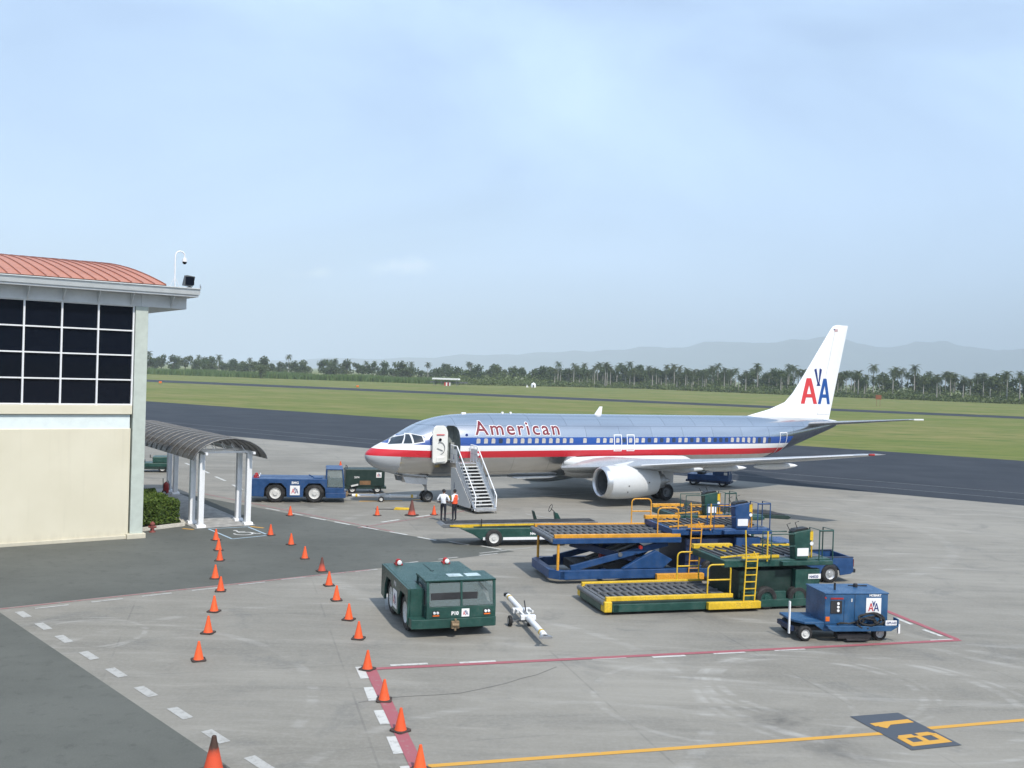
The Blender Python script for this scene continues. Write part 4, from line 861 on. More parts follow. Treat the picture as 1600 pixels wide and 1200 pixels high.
# ------------------------------------------------------------ passenger stairs (local x away from the aircraft)
ST_ = thing('passenger_stairs', 'silver passenger stairs rolled up to the open airliner door', 'stairs', (-8.37 + 5.08 * .8808 + 1.95 * .4735, 59.11 + 5.08 * .4735 - 1.95 * .8808, 0), R(28.26 - 90))
HW = .66; top = 2.62; x0, x1 = .95, 3.42
NS = 13
for k in range(NS):
    z = .30 + (top - .30) * (1 - (k + 1) / (NS + .0)) + .0; x = x0 + (x1 - x0) * k / NS
    s_ = MB().box(x - .02, x + .25, -HW + .031, HW - .031, z - .04, z).build('step', OFFW, ST_, bevel=.006); MB().box(x + .02, x + .05, -HW + .033, HW - .033, z - .20, z - .041).build('shade_riser', DARKM, s_)  # dark riser boards paint in the shade between open steps
    if k % 2 == 0: MB().add([(x + .052, y, zz) for y, zz in ((-.12, z - .18), (.12, z - .18), (.06, z - .05), (-.06, z - .05))], [(0, 1, 2, 3)]).build('step_mark', PRINTW, s_)
MB().box(.06, .949, -HW + .031, HW - .031, top - .06, top).build('landing', ALU, ST_, bevel=.01)
MB().box(x1 - .02, x1 + .30, -HW + .02, HW - .02, .14, .30).build('bottom_step', ALU, ST_, bevel=.01)
sl_ = lambda x: top + .02 - (x - x0) * (top - .26) / (x1 - x0)
for s in (-1, 1):
    y = s * HW
    MB().prism([(x0 - .05, sl_(x0 - .05) - .30), (x0 - .05, sl_(x0) + .06), (x0 + .1, sl_(x0) + .04), (x1 + .12, sl_(x1) + .02), (x1 + .12, sl_(x1) - .12)], y - .03, y + .03).build('stringer', WHITE, ST_, bevel=.01)
    # handrail with a filled upper panel and a lower skirt panel
    MB().tube([(.08, y, top + 1.02), (x0, y, top + 1.0), (x1 - .05, y, sl_(x1) + .95), (x1 + .18, y, sl_(x1) + .72), (x1 + .16, y, .35)], .035, 10).build('handrail', WHITE, ST_, 60)
    MB().tube([(.08, y, top + .5), (x0, y, top + .5), (x1 - .05, y, sl_(x1) + .48)], .018).build('mid_rail', STEEL, ST_, 60)
    for x in (.08, .5, x0, 1.75, 2.55, x1 - .05):
        zb = top if x <= x0 else sl_(x); MB().tube([(x, y, zb - .02), (x, y, zb + 1.0)], .02).build('rail_post', WHITE, ST_, 60)
    MB().box(.10, .93, y - .012, y + .012, top + .06, top + .80).build('guard_panel', OFFW, ST_, bevel=.01)
    if s < 0: a_ = MB().add([(.45, y - .014, top + .2), (.62, y - .014, top + .2), (.56, y - .014, top + .52), (.50, y - .014, top + .52)], [(0, 1, 2, 3)]).build('panel_mark', NAVY, ST_)
    MB().prism([(x0 + .15, sl_(x0 + .15) + .10), (x1 - .2, sl_(x1 - .2) + .10), (x1 - .2, sl_(x1 - .2) + .34), (x0 + .15, sl_(x0 + .15) + .34)], y - .010 + s * .022, y + .010 + s * .022).build('rail_panel', OFFW, ST_)
    MB().prism([(.30, 2.32), (.92, 2.36), (3.05, .52), (3.05, .24), (1.3, .24), (.42, .50)], y - .012 + s * .05, y + .012 + s * .05).build('side_skirt', OFFW, ST_, bevel=.02)
    if s < 0: MB().add([(.80, y - .07, 1.15), (.90, y - .07, 1.15), (.87, y - .07, 1.5), (.83, y - .07, 1.5)], [(0, 1, 2, 3)]).build('skirt_mark', NAVY, ST_)
    wheel(ST_, (.75, s * .45, .22), .22, .13); wheel(ST_, (2.9, s * .45, .20), .20, .13)
MB().box(.35, 3.1, -.42, .42, .28, .40).bar((.5, 0, .4), (.5, 0, 2.5), .14).bar((.9, .4, .4), (.5, .4, 2.4), .07).bar((.9, -.4, .4), (.5, -.4, 2.4), .07).build('chassis', GREYM, ST_)
MB().bar((.20, -.55, .45), (.55, -.62, 1.55), .11).build('yellow_strut', YELLOW, ST_, bevel=.01)
MB().box(.0, .30, -.75, -.45, .40, .60).build('strut_base', YELLOW, ST_, bevel=.02)
MB().bar((x1 + .25, .60, .1), (x1 + .30, .62, -.0), .02).build('stop_pad', BLACK, ST_)

# ------------------------------------------------------------ belt loader
T = thing('belt_loader', 'green belt loader with long yellow edged conveyor behind the green tractor', 'belt loader', (-.62, 45.95, 0), R(15))
MB().prism([(-.95, .55), (-.55, .30), (4.3, .30), (4.5, .55), (4.5, .84), (-1.6, .84)], .03, 1.75).build('chassis', GREEN, T, bevel=.03)
MB().box(-.50, -.42, .0, .029, .30, .42).box(.45, 2.75, .0, .029, .30, .42).box(-.41, -.34, 0, .029, .3, .42).build('white_stripe', WHITE, T)
MB().box(-.52, -.36, 0.0, .0295, .425, .429).build('stripe_cap', WHITE, T)
bed = MB().prism([(-2.45, .93), (-2.3, .82), (5.0, .90), (5.2, .98), (5.2, 1.06), (-2.3, 1.00)], .35, 1.45).build('conveyor_bed', GREYM, T, bevel=.015)
MB().prism([(-2.2, 1.001), (5.1, 1.061), (5.1, 1.075), (-2.2, 1.016)], .45, 1.35).build('rubber_belt', RUBBER, bed)
MB().prism([(-1.85, .88), (2.9, .93), (2.9, 1.01), (-1.85, .97)], .32, .349).build('yellow_edge', YELLOW, bed)
MB().prism([(-1.85, .88), (2.9, .93), (2.9, 1.01), (-1.85, .97)], 1.451, 1.48).build('yellow_edge', YELLOW, bed)
MB().bar((-2.0, .33, .93), (-.9, .33, .84), .05, .07).build('yellow_brace', YELLOW, bed)
MB().bar((-1.5, .9, .85), (-.4, .9, .5), .12).bar((3.8, .9, .6), (4.8, .9, .9), .12).build('lift_arm', DGREEN, T)
for x in (0, 3.2):
    for y in (.03, 1.76): wheel(T, (x, y, .40), .40, .22)
lettering('fleet_number', 'N474', .17, (1.75, .025, .52), (1, 0, 0), (0, 0, 1), PRINTW, T, .006)
MB().box(2.4, 2.85, 1.50, 1.74, .841, 1.0).prism([(2.38, 1.0), (2.52, 1.0), (2.36, 1.42), (2.28, 1.42)], 1.50, 1.74).build('driver_seat', DGREEN, T, bevel=.02)
MB().prism([(3.45, .85), (3.8, .85), (3.55, 1.30), (3.38, 1.36)], 1.48, 1.74).build('console', GREEN, T, bevel=.02)
MB().bar((3.45, 1.61, 1.32), (3.22, 1.61, 1.52), .03).tube([(3.2 + .07 * math.sin(R(a)), 1.61 + .19 * math.cos(R(a)), 1.54 + .17 * math.sin(R(a))) for a in range(0, 361, 24)], .016, 6).build('steering_wheel', BLACK, T)
MB().tube([(-.55, .2, .9), (-.55, .2, 1.25)], .02).build('stop_rod', BLACK, T)

# ------------------------------------------------------------ container loaders (local x to the right, y away)
ROLM = paint('oily roller steel', (.075, .075, .078), .5, .4, dirt=(.03, .028, .025))
def loader(label, loc, rz, body, dark, rail, deck_z, bridge_z, raised, text, xstart=0., xb=5.5, L_=9.4, Wd=3.1, full=True, oxo=2.15):
    T = thing('cargo_loader', label, 'cargo loader', loc, rz)
    if full:
        # base
        bz0, bz1 = (.18, .52) if raised else (.10, .36)
        for y0 in (0, Wd - .22): MB().box(.35, 8.8, y0, y0 + .22, bz0, bz1).build('base_beam', body, T, bevel=.015)
        MB().prism([(0, .35), (.0, Wd - .35), (.35, Wd), (.55, Wd), (.55, Wd - .2), (.25, Wd - .5), (.25, .5), (.55, .2), (.55, 0), (.35, 0)], bz0 + .002, bz1 + .002, 'xy').build('base_end', body, T, bevel=.015)
        for x in (2.2, 4.6): MB().box(x, x + .18, .221, Wd - .221, bz0 + .02, bz1 - .05).build('cross_member', dark, T)
        # main deck with roller beds
        dk = MB().box(.05, xb - .15, .06, Wd - .06, deck_z - .26, deck_z - .05).build('main_deck', body if raised else dark, T, bevel=.02)
        MB().box(.12, xb - .2, .30, Wd - .30, deck_z - .049, deck_z - .02).build('deck_plate', GREYM, dk)
        MB().cyl((.04, .10, deck_z - .10), (.04, Wd - .10, deck_z - .10), .085, n=12).build('end_roller', GREYM, dk, 40)
        rol = MB().cyl((0, -.36, 0), (0, .36, 0), .038, n=8).mesh('roller', 40); rol.materials.append(ROLM)
        for yb in (.75, 1.55, 2.35):
            for k in range(int((xb - .6) / .26)):
                o = bpy.data.objects.new('roller', rol); COL.objects.link(o); o.parent = dk; o.location = (.30 + .26 * k, yb, deck_z)
        for yb in (.33, 1.12, 1.95, Wd - .36): MB().box(.2, xb - .25, yb, yb + .035, deck_z - .019, deck_z + .05).build('roller_guide', GREYM, dk)
        for y in (.14, Wd - .20): MB().box(.12, xb - .18, y - .05, y + .10, deck_z - .045, deck_z + .09).build('side_rail', rail, dk, bevel=.01)
        if raised:
            for y in (.16, Wd - .18): MB().cyl((.30, y, bz1 - .05), (.30, y, deck_z - .06), .055, n=10).build('prop_post', rail, T, 40)
            ml = (deck_z - .26 + bz1) / 2 + .02
            for y in (.42, Wd - .42):
                MB().bar((.9, y, bz1), (4.9, y, deck_z - .32), .12, .24).build('scissor_arm', body, T, bevel=.01)
                MB().bar((4.9, y + .14, bz1), (.9, y + .14, deck_z - .32), .12, .24).build('scissor_arm', dark, T, bevel=.01)
                MB().cyl((2.9, y - .1, ml), (2.9, y + .25, ml), .09, n=12).build('pivot_pin', GREYM, T)
                MB().prism([(2.9, bz1 + .02), (4.6, bz1 + .02), (5.0, bz1 + .35), (4.3, bz1 + .72), (3.6, bz1 + .40)], y - .35, y - .15).build('knuckle_plate', body, T, bevel=.02)
            MB().cyl((2.0, 1.3, bz1 + .1), (3.9, 1.3, ml + .28), .09, n=12).cyl((2.0, 1.9, bz1 + .1), (3.9, 1.9, ml + .28), .09, n=12).build('lift_ram', STEEL, T, 40)
            MB().box(2.3, 2.7, .9, 1.2, bz1 + .25, bz1 + .55).build('red_valve_block', REDP, T, bevel=.02)
            MB().lathe([(-.06, .07), (.06, .07)], (3.62, .04, deck_z - .42), 'y', 10, True).build('red_lamp', REDP, T)
            MB().box(1.2, 5.0, .8, 2.3, bz1 - .2, bz1 + .10).build('pump_tray', DARKM, T)
        else:
            MB().box(.3, xb, .221, Wd - .221, .12, deck_z - .27).build('undertray', DARKM, T)
            for y in (.0, Wd - .42): MB().box(.02, .30, y - .01, y + .42, .10, .46).build('bumper_block', rail, T, bevel=.03)
        hoop(T, (xb - 1.15, .14, deck_z + .05), (xb - .28, .14, deck_z + .05), 1.05, .028, rail)
        hoop(T, (xb - 1.15, Wd - .15, deck_z + .05), (xb - .28, Wd - .15, deck_z + .05), 1.05, .028, rail)
        MB().box(xb - 1.25, xb + .75, -.20, -.004, .12, .36).build('side_step', rail, T, bevel=.015)
    # chassis under the bridge
    MB().box(xb + .1, L_, .25, Wd - .25, .28, bridge_z - .45).build('chassis_body', dark, T, bevel=.02)
    MB().box(xb + 2.2, L_ + .02, .02, .249, .25, bridge_z - .40).build('engine_cover', body, T, bevel=.02)
    MB().box(xb + .2, xb + 1.9, .10, .249, .30, .62).build('tool_box', body, T, bevel=.02)
    gl = MB()
    for k in range(6): gl.box(xb + 3.0, L_ - .15, .002, .0195, .80 + .10 * k, .85 + .10 * k)
    gl.build('louvre', dark, T)
    for x in (xb + 1.1, L_ - .8):
        for y in (.15, Wd - .15): wheel(T, (x, y, .40), .40, .28, rim=body)
    MB().box(L_ - .3, L_ + .06, -.02, .25, .28, .50).build('corner_bumper', rail, T, bevel=.02)
    if raised: lettering('fleet_number', text, .26, (xb + .95, .095, .38), (1, 0, 0), (0, 0, 1), PRINTW, T, .006)
    else:
        MB().box(xb + 2.7, xb + 3.2, .0, .018, bridge_z - .75, bridge_z - .58).build('number_plate', PRINTW, T); lettering('fleet_number', text, .13, (xb + 2.74, -.004, bridge_z - .72), (1, 0, 0), (0, 0, 1), NAVY, T, .004)
    # bridge platform
    br = MB().box(xb - .55, L_ + .5, .10, Wd - .10, bridge_z - .30, bridge_z - .06).build('bridge_deck', body, T, bevel=.02)
    MB().box(xb - .4, L_ + .4, .5, Wd - .35, bridge_z - .059, bridge_z - .03).build('bridge_plate', GREYM, br)
    rol2 = MB().cyl((0, -.95, 0), (0, .95, 0), .038, n=8).mesh('roller', 40); rol2.materials.append(ROLM)
    for k in range(int((L_ - xb + .7) / .30)):
        o = bpy.data.objects.new('roller', rol2); COL.objects.link(o); o.parent = br; o.location = (xb - .3 + .30 * k, 1.65, bridge_z - .0)
    MB().box(xb - .58, xb + 1.0, Wd - .30, Wd - .08, bridge_z - .055, bridge_z + .10).build('far_rail', rail, br, bevel=.01)
    MB().box(xb + 1.9, L_ + .3, Wd - .24, Wd - .10, bridge_z - .055, bridge_z + .05).build('far_rail', rail, br, bevel=.01)
    MB().box(xb + .6, L_ - 1.4, .40, .46, bridge_z - .055, bridge_z + .05).build('near_rail', rail, br)
    MB().bar((xb - .5, .5, bridge_z - .02), (xb + 1.0, .46, bridge_z + .10), .05).bar((xb - .2, Wd - .5, bridge_z + .0), (xb + .4, 1.4, bridge_z), .05).build('guide_rail', rail, br)
    MB().box(xb + 1.6, L_ + .45, -.12, .099, bridge_z - .24, bridge_z - .10).build('catwalk', body, br, bevel=.01)
    # operator stand
    ox = xb + oxo
    MB().prism([(ox + .05, bridge_z - .06), (ox + .55, bridge_z - .06), (ox + .72, bridge_z + .80), (ox + .60, bridge_z + 1.0), (ox - .05, bridge_z + .90)], .05, .45).build('control_console', body, T, bevel=.03)
    MB().box(ox + .1, ox + .55, .04, .05, bridge_z + .06, bridge_z + .34).build('notice', PRINTW, T)
    MB().prism([(ox - .04, bridge_z + .915), (ox + .57, bridge_z + 1.005), (ox + .5, bridge_z + 1.06), (ox + .05, bridge_z + 1.0)], .08, .42).build('control_panel', BLACK, T)
    MB().box(ox + .60, ox + .72, .045, .052, bridge_z + .62, bridge_z + .92).build('hazard_label', YELLOW, T)
    MB().cyl((ox + .66, .03, bridge_z + .5), (ox + .66, .045, bridge_z + .5), .07, n=10).build('round_label', PRINTW, T)
    MB().tube([(ox + .2, .25, bridge_z + 1.0), (ox + .1, .25, bridge_z + 1.22), (ox + .25, .25, bridge_z + 1.26)], .014).tube([(ox - .05, .3, bridge_z + .9), (ox - .2, .3, bridge_z + 1.15), (ox - .05, .3, bridge_z + 1.2)], .014).build('control_lever', BLACK, T)
    for y in (.02, .62):
        MB().tube([(ox - .95, y, bridge_z - .1), (ox - .95, y, bridge_z + .85), (ox + .0, y, bridge_z + .85)], .024).tube([(ox - .95, y, bridge_z + .42), (ox, y, bridge_z + .42)], .02).build('stand_rail', body, T, 60)
    MB().tube([(ox + .95, .0, bridge_z - .1), (ox + .95, .0, bridge_z + .98), (ox + .95, .65, bridge_z + .98), (ox + .95, .65, bridge_z - .1)], .024).tube([(ox + 1.5, 0, bridge_z - .1), (ox + 1.5, 0, bridge_z + .98), (ox + 1.5, .65, bridge_z + .98), (ox + 1.5, .65, bridge_z - .1)], .024).tube([(ox + .95, 0, bridge_z + .95), (ox + 1.5, 0, bridge_z + .95)], .03).build('end_railing', body, T, 60)
    for dx in (.80, .92): MB().cyl((ox + dx, .45, bridge_z - .1), (ox + dx, .45, bridge_z + .9), .03, n=8).build('rail_mast', rail, T, 40)
    if full:
        # access ladder, splayed below
        lx = xb + .12
        for k in (0, 1): MB().tube([(lx + .02 + .40 * k, -.10, .34), (lx + .10 + .44 * k, -.02, bridge_z), (lx + .02 + .40 * k, .05, bridge_z + .25)] if k else [(lx, -.10, .34), (lx + .10, -.02, bridge_z), (lx + .08, .05, bridge_z + 1.0)], .026).build('ladder_stile', rail, T, 60)
        for k in range(6):
            u = k / 5.5; z = .55 + (bridge_z - .5) * u; MB().bar((lx + .02 + .09 * u, -.09 + .07 * u, z), (lx + .43 + .11 * u, -.09 + .07 * u, z), .045, .03).build('ladder_rung', rail, T)
        MB().cyl((lx + .95, .05, bridge_z - .1), (lx + .95, .05, bridge_z + .95), .03, n=8).build('ladder_post', rail, T, 40)
        MB().box(lx - .05, lx + 1.0, -.02, .06, bridge_z + .02, bridge_z + .09).build('step_rail', rail, T)
    return T
loader('blue scissor cargo loader with raised orange railed platform', (1.72, 37.95, 0), R(14.5), BLUE, DBLUE, ORANGE, 1.80, 2.12, True, 'N20', L_=8.75)
loader('dark green cargo loader with lowered yellow railed platform in front', (3.30, 33.28, 0), R(15.5), GREEN, DGREEN, YELLOW, .50, 1.80, False, 'N4020', L_=8.15, xb=5.0, Wd=2.75)
T3 = loader('green cargo loader half hidden behind the blue scissor loader', (1.95, 42.9, 0), R(15), GREEN, DGREEN, ORANGE, .5, 1.95, False, 'E4B', full=False, xb=6.4, L_=9.6, oxo=.75)
MB().prism([(9.9, 1.72), (11.6, 1.62), (11.75, 1.70), (11.6, 1.80), (9.9, 1.90)], .45, 2.1).build('conveyor_wing', DGREEN, T3, bevel=.02)
MB().prism([(9.9, 1.91), (11.5, 1.81), (11.5, 1.83), (9.9, 1.93)], .55, 2.0).build('conveyor_belt', RUBBER, T3)
MB().box(7.6, 10.6, 2.55, 2.70, 1.9, 2.05).build('side_rail', ORANGE, T3); MB().box(9.0, 9.45, .0, .02, .95, 1.25).build('sign_plate', PRINTW, T3)

# ------------------------------------------------------------ blue pickup (local x to the rear/right, y away)
T = thing('pickup_truck', 'blue pickup truck half hidden behind the green cargo loader', 'truck', (13.0, 39.95, 0), R(12))
def ar(x, r=.42): return [(x + r, .30)] + [(x + r * math.cos(R(a)), .36 + r * math.sin(R(a))) for a in range(0, 181, 22)] + [(x - r, .30)]
low = [(-4.25, .34), (-4.28, .72), (-4.1, .92), (-2.9, 1.0), (-1.3, 1.02), (.98, 1.02), (1.02, .45), (.9, .36)] + ar(0) + [(-2.5, .30)] + ar(-3.2) 
for y0, y1 in ((0, .06), (1.68, 1.74)): MB().prism(low, y0, y1).build('side_panel', BLUE, T, bevel=.02)
MB().box(-1.22, 1.0, .061, 1.679, .50, .58).build('bed_floor', DARKM, T); MB().box(.955, 1.02, .061, 1.679, .46, 1.015).build('tailgate', BLUE, T, bevel=.02); MB().box(-1.30, -1.23, .061, 1.679, .5, 1.015).build('bed_front', BLUE, T)
for y0 in (-.008, 1.64): MB().box(-1.28, 1.0, y0, y0 + .11, 1.021, 1.05).build('bed_rail', paint('bed cap', (.03, .04, .07), .5), T)
MB().prism([(-4.2, .62), (-2.85, .70), (-2.85, 1.02), (-4.1, .95)], .061, 1.679).build('hood', BLUE, T, bevel=.03)
MB().box(-2.849, -1.31, .061, 1.679, .40, 1.0).build('cab_floor', DARKM, T)
MB().prism([(-2.3, 1.56), (-1.45, 1.56), (-1.40, 1.62), (-2.2, 1.62)], .16, 1.58).build('cab_roof', BLUE, T, bevel=.03)
for a, b in (((-2.88, 1.0), (-2.28, 1.57)), ((-1.33, 1.0), (-1.44, 1.57)), ((-2.05, 1.0), (-2.0, 1.57))):
    for yb, yt in ((.05, .19), (1.69, 1.55)): MB().bar((a[0], yb, a[1]), (b[0], yt, b[1]), .06).build('pillar', BLUE, T)
MB().add([(-2.84, .1, 1.02), (-2.84, 1.64, 1.02), (-2.28, 1.52, 1.56), (-2.28, .22, 1.56)], [(0, 1, 2, 3)]).build('windscreen', CABGLASS, T)
MB().add([(-1.335, .1, 1.06), (-1.335, 1.64, 1.06), (-1.44, 1.52, 1.56), (-1.44, .22, 1.56)], [(0, 1, 2, 3)]).build('rear_window', CABGLASS, T)
for yb, yt in ((.04, .18), (1.70, 1.56)): MB().add([(-2.80, yb, 1.03), (-1.38, yb, 1.03), (-1.46, yt, 1.55), (-2.25, yt, 1.55)], [(0, 1, 2, 3)]).build('side_window', CABGLASS, T)
MB().box(-2.2, -1.7, .2, 1.5, .9, 1.1).box(-1.75, -1.6, .2, 1.5, 1.1, 1.4).build('bench_seat', BLACK, T, bevel=.03)
for x in (0, -3.2):
    for y in (.12, 1.62): wheel(T, (x, y, .36), .36, .22, rim=ALU)
MB().box(1.021, 1.14, .05, 1.69, .40, .55).build('rear_bumper', BLACK, T, bevel=.02); MB().box(-4.4, -4.29, .02, 1.72, .36, .56).build('front_bumper', STEEL, T, bevel=.02)
MB().box(-1.05, -.95, -.02, -.001, .80, .86).build('badge', PRINTW, T); MB().box(1.021, 1.03, .02, .16, .65, .95).build('tail_light', REDP, T)
MB().lathe([(0, .07), (-.02, .06)], (-.75, -.001, .84), 'y', 12, True).build('fuel_cap', PRINTW, T)

# ------------------------------------------------------------ blue ground power unit in front
T = thing('ground_power_unit', 'blue ground power unit cart with logo plate and coiled black cable', 'generator', (9.32, 30.78, 0), R(8.5))
MB().box(.62, 2.72, .05, 1.40, .52, 1.46).build('housing', GPUB, T, bevel=.025)
MB().box(.60, 2.74, .03, 1.42, 1.461, 1.50).build('housing_top', GPUB, T, bevel=.012)
MB().prism([(-.02, .05), (.618, .05), (.618, 1.34), (-.30, 1.34), (-.30, .62), (-.22, .36)], .52, .60, 'xy').build('front_platform', GPUB, T, bevel=.02); MB().prism([(.30, .519), (.618, .519), (.92, .30), (.62, .30)], .05, .14).build('platform_gusset', GPUB, T, bevel=.01)
MB().prism([(.62, .46), (.80, .36), (2.70, .36), (2.95, .50), (2.95, .74), (2.90, .74), (2.90, .52), (.62, .52)], -.22, .049).build('cable_tray', GPUB, T, bevel=.012)
MB().box(-.25, 2.8, .25, 1.2, .28, .40).build('chassis', DARKM, T); MB().box(1.0, 2.1, -.10, .2, .10, .26).box(1.25, 2.0, -.2, -.101, .06, .12).build('under_step', DARKM, T, bevel=.01)
for x in (0, 2.46):
    for y in (.10, 1.32): wheel(T, (x, y, .235), .235, .18)
MB().box(-.42, -.38, .30, .38, .18, 1.18).build('white_marker_board', PRINTW, T); MB().box(-.379, -.26, .28, 1.30, .26, .40).build('front_bar', DBLUE, T)
MB().box(2.96, 3.02, -.18, -.10, .28, .56).build('white_marker_board', PRINTW, T)
cp = MB().box(.80, 1.18, .028, .048, .86, 1.26).build('control_panel', DARKM, T, bevel=.006)
for z in (.95, 1.06, 1.17): MB().lathe([(0, .045), (-.012, .04)], (1.05, .027, z), 'y', 12, True).build('gauge', PRINTW, cp)
MB().box(.80, 1.22, .036, .049, 1.30, 1.35).build('red_strip', REDP, T); MB().box(.65, .78, .034, .049, .62, .76).build('amber_reflector', ORLENS, T)
MB().box(1.48, 1.52, .036, .049, 1.22, 1.32).build('latch', OFFW, T); MB().box(1.60, 1.61, .040, .049, .56, 1.45).box(1.25, 1.26, .04, .049, .56, 1.28).build('door_gap', DBLUE, T)
a_logo(T, (1.98, .046, .84), (1, 0, 0), (0, 0, 1), .50); lettering('maker_name', 'HOBART', .10, (2.08, .04, 1.39), (1, 0, 0), (0, 0, 1), PRINTW, T, .004)
MB().box(2.50, 2.87, -.235, -.221, .55, .70).build('number_plate', PRINTW, T); lettering('plate_number', 'GPU-03', .10, (2.53, -.238, .59), (1, 0, 0), (0, 0, 1), NAVY, T, .003)
rr = random.Random(5)
for k in range(5):
    cx, cz, ra = 2.02 + rr.uniform(-.15, .2), .66 + rr.uniform(-.06, .08), rr.uniform(.18, .30)
    MB().tube([(cx + ra * 1.5 * math.cos(R(a)), -.06 - .10 * rr.random() - .02 * k, cz + ra * .75 * math.sin(R(a))) for a in range(0, 361, 20)], .032, 7).build('cable_loop', RUBBER, T, 60)
MB().tube([(1.55, -.10, .62), (1.35, -.12, .58), (1.1, -.10, .60), (.95, -.12, .57)], .03, 7).build('cable_end', RUBBER, T, 60)
MB().lathe([(0, .07), (.10, .07), (.12, .05)], (2.05, .9, 1.50), 'z', 14, True).build('exhaust', DARKM, T); MB().cyl((1.15, .5, 1.5), (1.15, .5, 1.72), .035, n=10).build('filler_pipe', DARKM, T); MB().bar((1.9, 1.1, 1.51), (2.5, 1.0, 1.52), .03).build('roof_bar', DARKM, T)
MB().cyl((.63, .06, 1.35), (.63, .02, 1.35), .03, n=8).build('red_lamp', REDP, T)

# ------------------------------------------------------------ traffic cones
def cone_mats():
    a = paint('cone orange', (.88, .115, .022), .55, var=.12, scale=6, dirt=(.35, .08, .03), dirt_amt=.35)
    m, nt, b = newmat('sooty cone orange'); P = objco(nt); sp = nt.nodes.new('ShaderNodeSeparateXYZ'); nt.links.new(P, sp.inputs[0])
    k = rng(nt, mth(nt, 'ADD', sp.outputs[2], mth(nt, 'MULTIPLY', noise(nt, 9, 4), .25)), .50, .72)
    nt.links.new(mixc(nt, k, (.62, .075, .025), (.06, .03, .02)), b.inputs['Base Color']); b.inputs['Roughness'].default_value = .7
    m2, nt, b = newmat('brown weathered cone'); P = objco(nt); sp = nt.nodes.new('ShaderNodeSeparateXYZ'); nt.links.new(P, sp.inputs[0])
    k = rng(nt, mth(nt, 'ADD', sp.outputs[2], mth(nt, 'MULTIPLY', noise(nt, 9, 4), .2)), .26, .46)
    nt.links.new(mixc(nt, k, (.50, .07, .035), (.13, .045, .035)), b.inputs['Base Color']); b.inputs['Roughness'].default_value = .7
    return a, m, m2
CO, CS, CBR = cone_mats(); _nt = CO.node_tree; _b2 = _nt.nodes['Principled BSDF']; _l = _b2.inputs['Base Color'].links[0].from_socket; _oi = _nt.nodes.new('ShaderNodeObjectInfo'); _nt.links.new(mixc(_nt, mth(_nt, 'MULTIPLY', _oi.outputs['Random'], .45), _l, (.55, .06, .015)), _b2.inputs['Base Color'])
CB = paint('cone base rubber', (.05, .035, .03), .8)
def cone_mesh(h, mat):
    k = h / .5; m = MB().lathe([(.035 * k, .135 * k), (.06 * k, .125 * k), (.44 * k, .038 * k), (.495 * k, .030 * k), (.50 * k, .022 * k), (.46 * k, .012 * k)], n=18).mesh('cone_body', 40); m.materials.append(mat)
    b = MB().prism([(-.18 * k, -.14 * k), (-.14 * k, -.18 * k), (.14 * k, -.18 * k), (.18 * k, -.14 * k), (.18 * k, .14 * k), (.14 * k, .18 * k), (-.14 * k, .18 * k), (-.18 * k, .14 * k)], .006, .04 * k, 'xy').mesh('cone_base'); b.materials.append(CB); return m, b
CM = {'n': cone_mesh(.52, CO), 'b': cone_mesh(.56, CBR), 's': cone_mesh(.76, CS), 't': cone_mesh(.85, CBR)}
def cone(x, y, kind, label, z=0.):
    T = thing('traffic_cone', label, 'cone', (x, y, z), random.uniform(0, 1.5), 'orange traffic cones on the apron')
    T.rotation_euler = (random.uniform(-.03, .03) * 0, 0, random.uniform(0, 1.5))
    for me_, nm in zip(CM[kind], ('cone_body', 'cone_base')):
        o = bpy.data.objects.new(nm, me_); COL.objects.link(o); o.parent = T
    return T
ORD = ['nearest', 'second', 'third', 'fourth', 'fifth', 'sixth', 'seventh', 'eighth', 'ninth', 'tenth', 'eleventh', 'twelfth']
for i, (x, y) in enumerate([(-13.23, 45.3), (-12.39, 42.85), (-11.68, 40.6), (-10.85, 37.2), (-10.05, 35.15), (-9.4, 32.2), (-8.8, 29.6), (-8.22, 26.85)]):
    cone(x, y, 'n', 'orange cone %s to the wheelchair bay in the row running down the left' % ORD[i] if i else 'orange cone nearest the wheelchair bay on its left, heading the left row')
cone(-5.59, 19.4, 's', 'tall orange cone with sooty black tip at the bottom edge of the picture')
for i, (x, y) in enumerate([(-11.18, 47.1), (-9.69, 44.75), (-8.42, 41.6), (-7.23, 39.1), (-6.49, 36.6), (-5.81, 34.3), (-4.96, 31.7), (-4.31, 29.5), (-3.61, 26.5), (-2.85, 24.05), (-2.23, 22.05), (-1.6, 19.9)]):
    lab = ('orange cone at the right corner of the wheelchair bay, heading the right row' if i == 0 else 'dark brown weathered cone on the road edge, fourth in the right row' if i == 3 else
           'orange cone on the corner where two red lines meet' if i == 8 else 'orange cone on the thick red line, %s from the red corner' % {9: 'first', 10: 'second', 11: 'third'}[i] if i > 8 else 'orange cone %s from the wheelchair bay in the right row' % {1: 'second', 2: 'third', 4: 'fifth', 5: 'sixth', 6: 'seventh', 7: 'eighth'}[i])
    cone(x, y, 'b' if i == 3 else 'n', lab)
cone(-11.68, 53.5, 'n', 'small orange cone in front of the blue tractor'); cone(-7.15, 54.55, 'n', 'small orange cone left of the dark tall cone near the airliner nose')
cone(-5.3, 54.95, 't', 'tall dark brown cone standing near the airliner nose wheel'); cone(-4.11, 55.45, 'n', 'small orange cone just left of the two men')
cone(-10.75, 63.5, 'n', 'orange cone standing on top of the dark green power cart', 1.56)
CONE_UP = bpy.data.objects[-1] if False else None
T = thing('wheel_chock', 'yellow wheel chock with black rope lying before the nose wheel', 'wheel chock', (-6.1, 57.1, 0), R(6))
